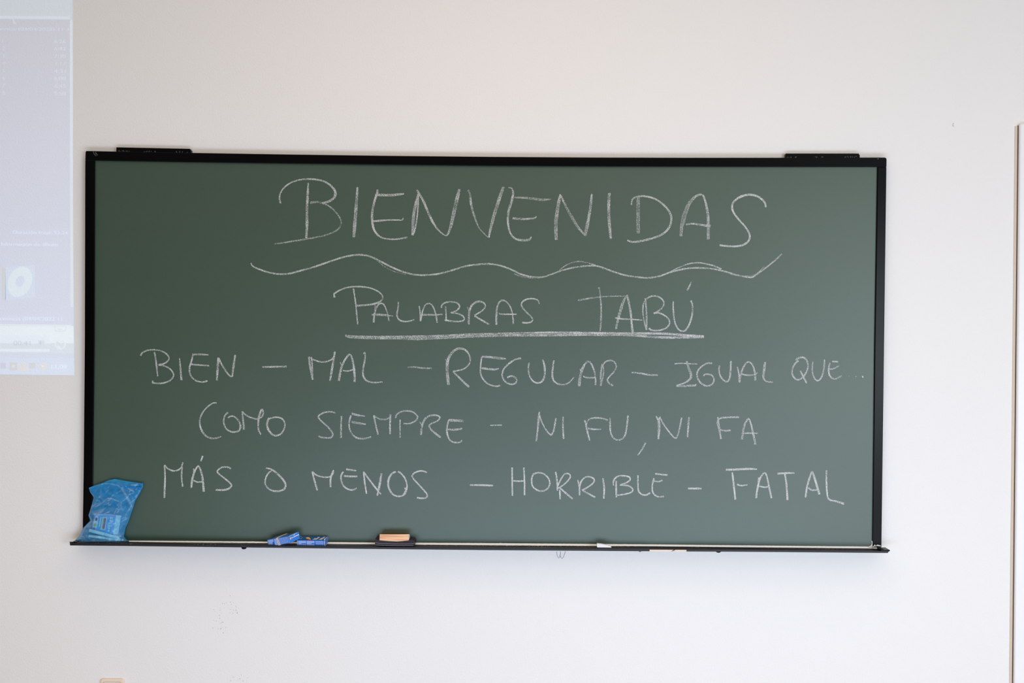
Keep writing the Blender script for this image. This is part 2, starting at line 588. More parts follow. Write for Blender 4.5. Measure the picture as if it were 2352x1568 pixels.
# the green writing surface, its upper edge following the slightly sagging frame
xs = [205 + i * (2020 - 205) / 40 for i in range(41)]
vf, n = [], len(xs)
for x in xs:
    vf.append(P(x, curve1(INN_T, x) - 8, Y_BOARD))
for x in reversed(xs):
    vf.append(P(x - 8, curve1(JUN, x) + 3, Y_BOARD))
vb = [Vector((q.x, -0.004, q.z)) for q in vf]
N = len(vf)
faces = [tuple(range(N)), tuple(range(2 * N - 1, N - 1, -1))] + [(i, (i + 1) % N, N + (i + 1) % N, N + i) for i in range(N)]
mesh_obj('writing_surface', vf + vb, faces, M['board'], board)

top = [(196.2, 348.6)] + [(198, 346.4)] + [(x, y) for x, y in OUT_T[1:-1]] + [(2032.5, 361.5), (2035.6, 362.6), (2036.7, 366)]
inn = list(reversed(INN_T))
slab('frame_rail', top + [(2036.3, 383.4)] + inn + [(195.5, 368)], Y_FRAME, -0.0005, M['black'], board, bevel=0.0014)
slab('frame_rail', [(195.5, 368.2), (217.2, 368.2)] + [(x, y) for y, x in INN_L[1:]] + [(x, y) for y, x in reversed(OUT_L[1:])], Y_FRAME, -0.0005, M['black'], board, bevel=0.0012)
slab('frame_rail', [(2036.3, 383.6), (2016.3, 383.6)] + [(x, y) for y, x in INN_R[1:]] + [(x, y) for y, x in reversed(OUT_R[1:])][:-1] + [(2033.8, 570)], Y_FRAME, -0.0005, M['black'], board, bevel=0.0016, seg=3)

# hanger plates showing above the frame, with chalk smudges
for (x0, x1, yl, yr, lab) in ((267, 438.5, 338, 341.5, 0), (1803.5, 1975, 352.3, 352.3, 1)):
    st = 2.0
    pl = slab('hanger_plate', [(x0 + (1.5 if lab else 0), yl), (x1 - 2.2, yr), (x1 - 1.6, yr + 2.4), (x1, yr + 3.0), (x1, yr + 20), (x0 - (1.0 if lab else 0), yl + 22)], -0.016, -0.0005, M['black'], board, bevel=0.0008)
    yb = lambda x: curve1(OUT_T, x)
    cl = []
    for k in range(26):
        c0 = random.choice((0.10, 0.45, 0.88)) + random.uniform(-.08, .08)
        x = x0 + c0 * (x1 - x0)
        cl.append((x, yb(x) - random.uniform(0.3, 2.0)))
    flecks('chalk_smudge', cl, -0.016, M['faint_dust'], pl, 0.0008, 0.0026)['kind'] = 'stuff'

# chalk tray: trough with a front lip
LIPY, FRY = -0.060, -0.066
st = [173, 240, 330, 455, 640, 815, 970, 1120, 1310, 1500, 1735, 1900, 2029]
prof = []
for x in st:
    j = P(x, curve1(JUN, x), Y_BOARD)
    bt = P(x, curve1(BOT, x), FRY)
    low = P(x, curve1(BOT, x) - 3.8, FRY)
    lp = P(x, curve1(LIP, x), LIPY - 0.001)
    fz = min(j.z - 0.0085, lp.z - 0.0015) if x < 780 else lp.z - 0.0012
    low = Vector((low.x, low.y, min(low.z, lp.z - 0.0015)))
    prof.append([(j.x, -0.0185, j.z - 0.0056), (j.x, -0.024, j.z - 0.0064), (j.x, -0.028, min(fz, j.z - 0.0066)), (j.x, -0.056, fz),
                 (j.x, LIPY + 0.001, lp.z), (j.x, LIPY - 0.001, lp.z), (low.x, FRY, lp.z - 0.0008), (low.x, FRY, low.z),
                 (low.x, FRY + 0.006, low.z), (low.x, -0.03, low.z - 0.001), (j.x, -0.0185, low.z - 0.001)])
verts, faces, k = [], [], len(prof[0])
for p in prof:
    verts += p
for i in range(len(prof) - 1):
    for q in range(k):
        faces.append((i * k + q, i * k + (q + 1) % k, (i + 1) * k + (q + 1) % k, (i + 1) * k + q))
faces += [tuple(range(k)), tuple(range((len(prof) - 1) * k, len(prof) * k))]
tray = mesh_obj('chalk_tray', verts, faces, M['tray'], board)


def strip(name, x0, x1, mat, up, dn, y0, y1, parent, n=12, slant0=0.0, slant1=0.0):
    a, c = [], []
    for i in range(n + 1):
        x = lerp(x0, x1, i / n)
        s = slant0 if i == 0 else (slant1 if i == n else 0)
        a.append((x, curve1(BOT, x) + up)); c.append((x + s, curve1(BOT, x) + dn))
    return slab(name, a + list(reversed(c)), y0, y1, mat, parent)


strip('lip_strip', 170.5, 1492, M['lip'], -4.6, 0, FRY - 0.0012, FRY + 0.004, tray, n=24, slant0=2.5)
strip('lip_strip', 1577, 2042, M['lip'], -4.2, 0, FRY - 0.0012, FRY + 0.004, tray, n=10, slant1=-3)
tag(strip('bare_core', 1491, 1578, M['cream'], -3.6, 0.4, FRY - 0.0003, FRY + 0.002, tray, n=4), 'cream coloured bare core where the black lip strip has broken off')
slab('splinter', [(1549.5, 1261.2), (1551.5, 1262.2), (1546.5, 1264.6), (1542.2, 1265.8)], FRY - 0.0015, FRY, M['lip'], tray)
slab('tray_end', [(167.0, 1243.4), (176, 1243.8), (176, 1251.5), (173.3, 1251.5), (170.2, 1246.0), (168.2, 1245.0)], FRY + 0.0003, -0.03, M['black'], tray)
slab('tray_end', [(2024, 1259), (2026.5, 1259), (2031, 1262.3), (2043, 1262.2), (2044.6, 1263.8), (2043.4, 1265.6), (2038, 1267), (2024, 1268)], FRY, -0.03, M['black'], tray)


def knob(px, py, rx, rz, mat):
    c = P(px, py, -0.05)
    verts, faces = [], []
    R, S = 6, 14
    for i in range(R + 1):
        t = math.pi * i / R
        for s in range(S):
            a = 2 * math.pi * s / S
            verts.append((c.x + rx * math.sin(t) * math.cos(a), c.y + rx * math.sin(t) * math.sin(a), c.z + rz * math.cos(t)))
    for i in range(R):
        for s in range(S):
            faces.append((i * S + s, i * S + (s + 1) % S, (i + 1) * S + (s + 1) % S, (i + 1) * S + s))
    return mesh_obj('fixing_screw', verts, faces, mat, tray, smooth=True)


knob(560.5, 1257.2, 0.0085, 0.0052, M['black'])
knob(1650, 1265.2, 0.0085, 0.0052, M['black'])
tag(knob(1470, 1264.4, 0.0055, 0.004, M['brown']), 'small brown screw head')

# ---- handwriting in chalk -------------------------------------------------------------------
CR = {1: (600, 380, 3.92), 2: (1180, 380, 3.5636), 3: (740, 630, 4.704), 4: (1220, 630, 4.9), 5: (280, 780, 3.7935),
      6: (900, 780, 4.0552), 7: (1420, 780, 3.8557), 8: (340, 1020, 3.2667), 9: (1060, 920, 2.5565), 0: (0, 0, 1.0)}


def spline(pts, ws):
    """Catmull-Rom through the points; returns fine points and widths"""
    if len(pts) == 2:
        a, b = pts
        pts = [a, ((a[0] + b[0]) / 2, (a[1] + b[1]) / 2), b]
    n = len(pts)
    op, ow = [], []
    for i in range(n - 1):
        p0 = pts[max(i - 1, 0)]; p1 = pts[i]; p2 = pts[i + 1]; p3 = pts[min(i + 2, n - 1)]
        L = math.hypot(p2[0] - p1[0], p2[1] - p1[1])
        m = max(2, int(L / 2.5))
        for k in range(m):
            t = k / m
            f = lambda q: 0.5 * ((2 * p1[q]) + (-p0[q] + p2[q]) * t + (2 * p0[q] - 5 * p1[q] + 4 * p2[q] - p3[q]) * t * t + (-p0[q] + 3 * p1[q] - 3 * p2[q] + p3[q]) * t ** 3)
            op.append((f(0), f(1))); ow.append((i + t) / (n - 1))
    op.append(pts[-1]); ow.append(1.0)
    wid = []
    for t in ow:
        s = t * (len(ws) - 1); i = min(int(s), len(ws) - 2) if len(ws) > 1 else 0
        wid.append(ws[i] if len(ws) == 1 else lerp(ws[i], ws[i + 1], s - i))
    return op, wid


stroke_no = [0]


def chalk(name, crop, strokes, dens=0.50):
    """one word (or mark) of chalk: strokes are (points in crop pixels, widths in photo pixels[, density])"""
    verts, faces, den = [], [], []
    for s in strokes:
        cr = s[3] if len(s) > 3 and s[3] is not None else crop
        ox, oy, sc = CR[cr]
        pts = [(ox + x / sc, oy + y / sc) for x, y in s[0]]
        ws = s[1] if isinstance(s[1], (list, tuple)) else [s[1]]
        d0 = s[2] if len(s) > 2 and s[2] is not None else dens
        op, ow = spline(pts, ws)
        stroke_no[0] += 1
        y = Y_BOARD - 0.00025 - 0.00002 * (stroke_no[0] % 9)
        base = len(verts)
        # the chalk presses harder in places: density wanders along the stroke
        ph = random.uniform(0, 50)
        for i, (x, yy) in enumerate(op):
            a = op[max(i - 1, 0)]; b = op[min(i + 1, len(op) - 1)]
            dx_, dy_ = b[0] - a[0], b[1] - a[1]
            L = math.hypot(dx_, dy_) or 1
            nx, ny = -dy_ / L, dx_ / L
            w = ow[i] * (1.10 + 0.14 * noise.noise(Vector((x * .11, yy * .11, ph))))
            dd = d0 + 0.075 * noise.noise(Vector((ph, i * .13, 0))) - max(0.0, (w - 4.5)) * 0.014
            for q, e in ((-0.62, -0.18), (-0.40, 0.03), (0.0, -0.015), (0.40, 0.03), (0.62, -0.18)):
                verts.append(P(x + nx * w * q, yy + ny * w * q, y))
                den.append(dd + e)
        for i in range(len(op) - 1):
            for q in range(4):
                o = base + i * 5 + q
                faces.append((o, o + 1, o + 6, o + 5))
    ob = mesh_obj(name, verts, faces, M['chalk'], board)
    at = ob.data.attributes.new('chalk_load', 'FLOAT', 'POINT')
    at.data.foreach_set('value', den)
    return ob


S = []
# BIENVENIDAS
chalk('chalk_word', 1, [
    ([(175, 340), (165, 300), (170, 258), (200, 205), (260, 158), (340, 130), (430, 122), (520, 130), (590, 155), (645, 200), (668, 245), (655, 290), (610, 322), (550, 338)], (3.6, 3, 3, 3.4, 5.4, 3.6)),
    ([(440, 337), (500, 328), (555, 342), (620, 372), (680, 430), (716, 490), (718, 530), (695, 570), (640, 605), (560, 632), (470, 650), (370, 668), (260, 685), (180, 698), (120, 704)], (4.5, 3, 2.6, 3, 3, 2.4), .45),
    ([(423, 155), (418, 260), (412, 400), (412, 540), (405, 655)], (2.6, 4.6, 5, 5.4, 4.4)),
    ([(866, 195), (860, 300), (850, 430), (840, 560), (833, 645)], (3, 5.5, 6.4, 6.4, 5)),
    ([(1045, 215), (1045, 245), (1020, 320), (1000, 420), (1000, 500), (1010, 560), (1040, 615), (1090, 650), (1160, 663), (1240, 660), (1315, 645)], (4.4, 4, 5, 4, 3, 2.8, 3.4)),
    ([(1025, 264), (1100, 266), (1180, 266), (1285, 254)], (4, 5.2, 5.4, 3)),
    ([(1003, 503), (1080, 495), (1160, 490), (1270, 490), (1275, 472)], (3.6, 3.4, 2.4, 2.4)),
    ([(1400, 220), (1415, 250), (1390, 350), (1370, 470), (1362, 628)], (3, 3.6, 5.4, 6, 4.5)),
    ([(1362, 628), (1385, 570), (1405, 450), (1413, 330), (1415, 250)], (3.4, 2.8, 2.6)),
    ([(1418, 245), (1460, 320), (1500, 415), (1545, 510), (1590, 575), (1640, 620), (1670, 632)], (3.6, 4.6, 4.8, 3.4, 2, 2)),
    ([(1670, 632), (1690, 600), (1715, 510), (1740, 400), (1765, 290), (1785, 210)], (2.4, 4, 6.5, 7.5, 7, 4.6)),
    ([(1862, 222), (1880, 260), (1890, 350), (1920, 460), (1965, 565), (2040, 645)], (4.6, 4, 4.6, 4, 2, 1.4), .47),
    ([(2050, 648), (2060, 590), (2090, 470), (2130, 340), (2160, 250), (2182, 192)], (2.6, 4.6, 6.6, 7, 6, 5)),
    ([(2226, 200), (2255, 205), (2268, 250), (2255, 320), (2230, 400), (2220, 480), (2228, 560), (2250, 620), (2290, 660), (2340, 672)], (2, 3, 5, 5, 4, 3.4, 3.6, 4)),
    ([(60, 612), (110, 611), (135, 602), (143, 580)], (4.5, 4, 2.6), None, 2),
    ([(5, 262), (70, 263), (150, 270), (230, 280), (305, 276)], (3.4, 4, 5, 5, 2), .46, 2),
    ([(-8, 431), (60, 437), (120, 436), (170, 430), (185, 415)], (4, 4, 3.2, 2.4), None, 2),
    ([(382, 235), (370, 290), (355, 380), (345, 480), (348, 608)], (3, 6, 7, 7, 6), None, 2),
    ([(385, 245), (430, 340), (480, 430), (530, 510), (590, 578)], (3, 4.6, 6, 4.6, 3), .46, 2),
    ([(583, 572), (600, 500), (618, 400), (632, 310), (638, 232)], (5.6, 6, 5.6, 5.2, 3), None, 2),
    ([(783, 225), (778, 300), (778, 400), (785, 500), (795, 600)], (5, 6, 6, 5.6, 4.6), None, 2),
    ([(1020, 255), (1018, 350), (1018, 450), (1020, 555)], (5.5, 7.6, 7.6, 6.4), .48, 2),
    ([(963, 322), (970, 280), (1000, 258), (1050, 250), (1110, 258), (1170, 280), (1230, 325), (1275, 380), (1290, 430), (1280, 490), (1245, 540), (1190, 575), (1110, 602), (1030, 620), (970, 625), (930, 612)], (2.6, 3, 3.6, 4, 4, 4, 3), None, 2),
    ([(1368, 578), (1375, 500), (1390, 420), (1420, 340), (1460, 280), (1500, 245), (1540, 238), (1555, 260)], (6, 7, 7.4, 6.6, 5, 3.6, 3), .47, 2),
    ([(1392, 485), (1410, 400), (1434, 330), (1425, 295)], (3, 3.4, 2, 1.4), .44, 2),
    ([(1550, 240), (1572, 310), (1590, 410), (1592, 510), (1592, 605)], (3, 4.4, 5.4, 5.6, 6), None, 2),
    ([(1410, 482), (1470, 476), (1540, 487), (1612, 496)], (3, 3.4, 4, 6), None, 2),
    ([(2058, 340), (2062, 325), (2045, 290), (2005, 258), (1950, 240), (1890, 244), (1830, 270), (1795, 305), (1787, 340), (1800, 385), (1840, 440), (1890, 495), (1925, 550), (1932, 590), (1915, 625), (1880, 648), (1830, 660), (1760, 660), (1685, 652)], (4, 4, 4.2, 3.8, 3.2, 3.4, 3.6, 3.6), .54, 2)])
# wavy line
WL = [(576, 604), (582, 612), (600, 620), (620, 626), (640, 629), (665, 628), (690, 621.5), (720, 613.2), (760, 599.5), (790, 590), (815, 585.5), (835, 585.6), (852, 589.5), (875, 600.7), (900, 613.4), (930, 625.5), (960, 631.3), (985, 631), (1010, 628), (1040, 620), (1070, 611), (1100, 607), (1125, 606), (1150, 610), (1175, 619), (1197, 629.5), (1222, 635.5), (1247, 635.8), (1264, 630.6), (1292, 620.5), (1326, 612.8), (1362, 610), (1382, 613.5), (1404.5, 622), (1432.6, 631), (1460.6, 635.6), (1488.7, 637.9), (1514, 634), (1542, 624.4), (1573, 617), (1601, 615), (1634.6, 617), (1662.7, 622.7), (1696, 632), (1724, 636.8), (1738, 630), (1761, 613), (1780.5, 597.5), (1796, 582.8)]
chalk('chalk_wavy_line', 0, [
    (WL, (2.8, 3.2, 3.4, 3.4, 3.2, 3, 2.8, 3, 3.2, 2.8, 2.8)),
    ([(350, 880), (400, 835), (460, 800), (530, 785), (600, 795), (680, 820), (740, 845)], (1.4, 2.2, 2.2, 2.4), .45, 2),
    ([(1280, 870), (1350, 835), (1430, 805), (1510, 795), (1590, 808), (1650, 825), (1700, 848)], (1.6, 2.4, 2.6, 3.4), .5, 2),
    ([(1710, 862), (1800, 892), (1900, 905), (1980, 890), (2050, 825)], (3, 3, 2.6, 1.6), .43, 2),
    ([(1040, 855), (1120, 915), (1200, 955), (1300, 980)], 1.5, .42, 1),
    ([(0, 885), (80, 912), (180, 920), (260, 908)], 2.2, .43, 2)])
# PALABRAS
chalk('chalk_word', 3, [
    ([(135, 248), (128, 215), (165, 185), (240, 150), (330, 133), (420, 133), (510, 145), (590, 175), (640, 215), (655, 250), (635, 285), (580, 312), (500, 328), (420, 335), (365, 338)], (4, 3, 2.8, 2.6, 2.8, 3.6, 3.4)),
    ([(337, 152), (350, 230), (365, 340), (375, 450), (385, 540)], (2.6, 2.8, 2.8, 2.4)),
    ([(558, 518), (562, 450), (575, 390), (600, 335), (630, 312), (665, 325), (690, 375), (708, 430), (722, 505)], (3.4, 3.4, 2.8, 2.4, 2.8)),
    ([(562, 318), (572, 350), (567, 430)], 1.8, .45),
    ([(535, 435), (600, 435), (680, 440), (765, 450)], (2.4, 4.2, 4, 1.8)),
    ([(822, 295), (820, 360), (808, 420), (812, 460), (835, 492), (880, 507), (940, 505), (995, 487)], (2.4, 2.8, 3, 2.8, 2.2)),
    ([(1048, 342), (1058, 400), (1062, 505)], 2.6),
    ([(1062, 505), (1075, 440), (1090, 380), (1115, 330), (1150, 313), (1185, 330), (1212, 380), (1230, 440), (1243, 522)], (3.2, 2.8, 2.4, 2.6, 3.2)),
    ([(1080, 437), (1150, 435), (1220, 437), (1300, 430)], (3.6, 3, 2.6)),
    ([(1288, 362), (1295, 330), (1330, 305), (1390, 296), (1450, 305), (1483, 335), (1478, 365), (1445, 395), (1388, 412)], 2.8),
    ([(1388, 412), (1450, 420), (1505, 440), (1535, 470), (1525, 497), (1480, 508), (1400, 505), (1320, 490)], 2.8),
    ([(1333, 345), (1338, 420), (1340, 505)], (3.4, 2.8, 2.6)),
    ([(1582, 540), (1585, 470), (1590, 400), (1610, 345), (1650, 305), (1695, 292), (1740, 303), (1763, 335), (1750, 370), (1710, 405), (1645, 442)], (3.8, 4, 3.2, 2.6, 2.6)),
    ([(1645, 447), (1700, 480), (1760, 515), (1803, 540)], (3.2, 3.4, 3.2)),
    ([(1568, 352), (1585, 390)], 1.8, .46),
    ([(1882, 543), (1882, 450), (1888, 370), (1910, 305), (1945, 280), (1990, 295), (2030, 345), (2052, 410), (2062, 480), (2065, 535)], (4, 3.4, 2.8, 2.4, 2.6)),
    ([(1905, 420), (1950, 430), (2030, 430), (2100, 430)], (3, 3, 2.2)),
    ([(2348, 318), (2325, 275), (2270, 262), (2210, 268), (2165, 295), (2152, 325), (2165, 360), (2210, 410), (2255, 455), (2275, 490), (2255, 515), (2210, 523), (2160, 520)], (2.4, 3, 3, 2.6, 3))])
# TABU
chalk('chalk_word', 4, [
    ([(768, 145), (778, 240), (787, 350), (787, 480), (782, 580), (775, 640)], (2.4, 2.6, 3, 3.6, 3, 1.6), .47),
    ([(755, 158), (768, 142)], 1.8),
    ([(527, 293), (620, 275), (720, 260), (820, 250), (930, 245), (1070, 245)], (3.4, 3, 2.2, 1.8), .47),
    ([(955, 615), (965, 560), (985, 480), (1010, 390), (1040, 300), (1062, 255)], (4, 4, 5, 6, 5, 2.6), .48),
    ([(1078, 232), (1100, 320), (1120, 430), (1130, 540), (1142, 650)], (3.8, 4, 4, 4, 4.4)),
    ([(945, 488), (1000, 498), (1120, 505), (1250, 513)], (2.4, 3, 2.6, 1.8)),
    ([(1285, 268), (1295, 380), (1300, 500), (1297, 625)], (3, 3, 3.2, 3)),
    ([(1297, 625), (1275, 540), (1258, 430), (1262, 340), (1285, 290), (1330, 255), (1390, 242), (1450, 260), (1488, 300), (1493, 340), (1470, 380), (1425, 415), (1378, 440)], (2.6, 2.6, 2.6, 3, 2.8, 2.8)),
    ([(1378, 435), (1440, 435), (1500, 460), (1545, 500), (1558, 545), (1535, 590), (1480, 620), (1410, 632), (1350, 625), (1325, 605)], (2.6, 2.8, 3, 3, 3.6)),
    ([(1605, 308), (1598, 320), (1600, 400), (1608, 490), (1625, 560), (1660, 620), (1700, 638), (1740, 625), (1780, 560), (1808, 470), (1818, 390), (1812, 330), (1797, 295)], (2.6, 3, 3, 3, 3.6, 3.2, 3)),
    ([(1802, 85), (1785, 125), (1755, 180)], (1.8, 2.8, 3.6))])
# underline
chalk('chalk_underline', 3, [
    ([(262, 652), (270, 672), (400, 682), (600, 687), (800, 686), (1000, 694), (1200, 687), (1400, 677), (1600, 668), (1800, 662), (2000, 658), (2200, 656), (2350, 656)], (4, 5, 6, 6, 5, 5), .49),
    ([(280, 662), (400, 668), (600, 671), (800, 670), (1000, 668), (1200, 664), (1400, 655), (1600, 645), (1800, 640), (2000, 635), (2200, 631), (2350, 628)], (2.6, 3.4, 3, 3), .48),
    ([(0, 684), (300, 682), (600, 677), (800, 680), (1000, 679), (1200, 688), (1350, 702), (1550, 710), (1750, 708), (1945, 704)], (5, 5, 4.6, 4.6, 4.6), .5, 4),
    ([(0, 657), (300, 653), (600, 657), (800, 660), (1000, 663), (1200, 662), (1350, 664), (1500, 667), (1650, 677), (1800, 690), (1945, 698)], (3.4, 4, 4, 4.4, 4.6, 4.6), .52, 4)])
# BIEN
chalk('chalk_word', 5, [
    ([(163, 138), (180, 113), (220, 93), (280, 87), (340, 97), (385, 120), (410, 155), (400, 185), (365, 208), (318, 218)], (3.2, 2.8, 2.8, 3)),
    ([(318, 220), (370, 228), (420, 255), (450, 298), (440, 335), (400, 365), (340, 380), (290, 378), (266, 374), (272, 358)], (2.6, 2.8, 3, 3.2)),
    ([(282, 107), (292, 150), (302, 230), (312, 318)], (3, 3.4, 3.2)),
    ([(503, 160), (508, 220), (513, 290), (519, 352)], (2.2, 3, 3.6, 4)),
    ([(618, 130), (605, 190), (590, 240), (592, 290), (612, 330), (650, 358), (700, 368), (745, 358)], (3, 3.4, 3, 2.8, 2.8)),
    ([(612, 130), (680, 127), (755, 132)], (4, 3.8, 1.8)),
    ([(597, 213), (670, 220), (760, 226)], (3.4, 3.2, 2.6)),
    ([(828, 355), (832, 280), (838, 200), (842, 155)], (3.4, 4.4, 5, 4)),
    ([(842, 155), (862, 200), (900, 265), (935, 310), (962, 322)], (3, 3.2, 2.6)),
    ([(962, 320), (970, 250), (980, 180), (988, 132)], (3.4, 4, 4, 3.6))])
chalk('chalk_dash', 5, [([(1223, 238), (1300, 236), (1380, 234), (1435, 233)], (3, 3.4, 3.6))])
# MAL
chalk('chalk_word', 5, [
    ([(1628, 150), (1640, 230), (1662, 347)], (3.6, 4.2, 4)),
    ([(1662, 347), (1660, 250), (1652, 150)], 2.4),
    ([(1628, 150), (1680, 178), (1740, 193), (1800, 185), (1835, 165), (1850, 140), (1857, 102)], (2.8, 2.8, 3, 3.2)),
    ([(1855, 108), (1840, 200), (1825, 290), (1813, 357)], (3.4, 4, 4.4, 3.4)),
    ([(1890, 358), (1900, 300), (1915, 235), (1940, 180), (1970, 138), (1985, 128), (2000, 145), (2018, 220), (2027, 300), (2028, 367)], (4, 4.2, 3.4, 3, 4.2, 4.4)),
    ([(1903, 195), (1916, 235)], 2.2, .46),
    ([(1925, 268), (1970, 272), (2018, 258)], (2.2, 2.8)),
    ([(2105, 122), (2118, 112), (2118, 170), (2102, 250), (2102, 310), (2125, 350), (2170, 370), (2220, 372), (2272, 366)], (3, 3.2, 3.2, 3.4, 3, 2))])
# COMO
chalk('chalk_word', 5, [
    ([(825, 550), (790, 553), (740, 590), (700, 640), (680, 690), (680, 740), (695, 790), (730, 835), (780, 858), (830, 855), (865, 842)], (2.8, 2.6, 3, 3, 4, 3.4, 1.8)),
    ([(925, 632), (900, 655), (887, 700), (895, 750), (920, 785), (965, 803), (1010, 797), (1032, 770), (1028, 730), (1005, 690), (975, 668), (945, 667), (925, 680)], (3, 3, 3, 3.6, 3, 2.6)),
    ([(1063, 783), (1058, 720), (1048, 622)], (4.2, 3.8, 3.2)),
    ([(1048, 625), (1080, 655), (1130, 680), (1180, 690), (1215, 675), (1232, 640), (1228, 610), (1218, 605)], 2.8),
    ([(1218, 605), (1200, 650), (1188, 720), (1190, 780), (1210, 825)], (4, 4, 3.2, 3)),
    ([(1282, 680), (1265, 730), (1275, 780), (1310, 825), (1350, 835), (1395, 810), (1420, 750), (1410, 705), (1380, 680), (1330, 675), (1282, 690)], (4, 4, 3.2, 3, 3, 2.8))])
# SIEMPRE
chalk('chalk_word', 5, [
    ([(1862, 640), (1830, 628), (1770, 632), (1722, 655), (1712, 675), (1735, 705), (1785, 750), (1825, 795), (1838, 825), (1825, 850), (1790, 855), (1740, 850), (1712, 838)], (3, 3, 2.8, 3.2, 3, 3)),
    ([(1913, 665), (1910, 750), (1908, 855)], 3.2),
    ([(1995, 660), (1980, 720), (1985, 780), (2010, 825), (2050, 855), (2110, 862), (2170, 845)], (3, 3.2, 3, 3.4, 2.6)),
    ([(2003, 643), (2060, 658), (2118, 665)], (4.6, 3.6, 1.8)),
    ([(2002, 715), (2060, 727), (2125, 735)], (4.6, 4.4, 2.4)),
    ([(2195, 660), (2212, 740), (2232, 825)], (3, 3.2, 3.2)),
    ([(2195, 660), (2240, 688), (2290, 695), (2330, 680), (2343, 652)], 2.8),
    ([(2340, 650), (2336, 740), (2337, 822)], (3.2, 3.4, 3.4)),
    ([(76, 745), (76, 830), (77, 912)], 2.8, None, 6),
    ([(37, 730), (40, 705), (75, 675), (130, 662), (190, 670), (230, 700), (240, 725), (220, 755), (165, 780), (110, 780)], 2.8, None, 6),
    ([(272, 885), (278, 820), (295, 760), (330, 718), (380, 702), (430, 708), (448, 725), (425, 755), (370, 780), (345, 800)], (4, 4, 3, 2.8, 2.8), None, 6),
    ([(345, 800), (365, 835), (410, 875), (455, 910)], (2.8, 3.6, 3.6), None, 6),
    ([(260, 765), (280, 800)], 1.8, .46, 6),
    ([(530, 745), (515, 810), (515, 870), (535, 925), (570, 952), (610, 957), (640, 950), (653, 935)], (3.2, 3.4, 3, 3.2, 3), None, 6),
    ([(530, 748), (600, 752), (668, 755)], (4.6, 5, 4.4), None, 6),
    ([(525, 833), (590, 838), (655, 827)], (3, 4.2, 3.4), None, 6)])
chalk('chalk_dash', 6, [([(915, 797), (970, 796), (1025, 794)], (1.8, 2.2, 2.2))])
# NI FU, NI FA
chalk('chalk_word', 6, [
    ([(1345, 945), (1358, 830), (1370, 690), (1378, 675)], (3.2, 3, 3.6, 2.6)),
    ([(1376, 720), (1364, 830), (1350, 930)], 2.0),
    ([(1372, 690), (1395, 760), (1430, 830), (1465, 875), (1487, 887)], 2.8),
    ([(1487, 887), (1505, 850), (1518, 790), (1528, 730)], (2.8, 3.2, 3.2)),
    ([(1595, 715), (1594, 820), (1600, 922)], (2.6, 3, 3.2))])
chalk('chalk_word', 6, [
    ([(1795, 748), (1805, 780), (1820, 850), (1843, 938)], (2.6, 3.4, 3)),
    ([(1812, 800), (1820, 760), (1850, 735), (1900, 727), (1960, 732), (2012, 748)], (2.4, 3, 3.2)),
    ([(1828, 825), (1880, 833), (1950, 833)], (3.4, 3.2, 2)),
    ([(2033, 725), (2033, 800), (2038, 860), (2060, 910), (2100, 933), (2145, 922), (2175, 880), (2190, 800), (2200, 705)], (3, 3, 2.8, 3.2, 3.6)),
    ([(1082, 245), (1060, 285), (1035, 320)], (3, 3, 2), None, 9)])
chalk('chalk_word', 7, [
    ([(335, 675), (355, 720), (357, 800), (357, 880)], (2.4, 3.4, 3.6)),
    ([(357, 880), (368, 780), (362, 690)], 2.4),
    ([(365, 680), (400, 745), (450, 815), (495, 865), (515, 870)], 2.8),
    ([(515, 870), (535, 820), (550, 750), (562, 690)], (2.8, 3.2, 3)),
    ([(627, 685), (620, 770), (613, 862)], (3.4, 3.6, 3))])
chalk('chalk_word', 7, [
    ([(882, 685), (890, 760), (910, 878)], (3, 4.4, 3.4)),
    ([(885, 770), (878, 725), (900, 697), (960, 687), (1073, 685)], (2.6, 3, 3.4)),
    ([(905, 797), (950, 806), (995, 800)], 3.2),
    ([(1097, 882), (1105, 820), (1120, 750), (1145, 705), (1158, 702), (1175, 745), (1195, 830), (1215, 928)], (4.2, 4, 3.4, 3, 3.4, 4.6)),
    ([(1110, 828), (1170, 826), (1235, 828)], 2.8)])
chalk('chalk_dash', 6, [([(148, 258), (200, 253), (270, 262), (370, 266)], (2.4, 3, 2.8), .46)])
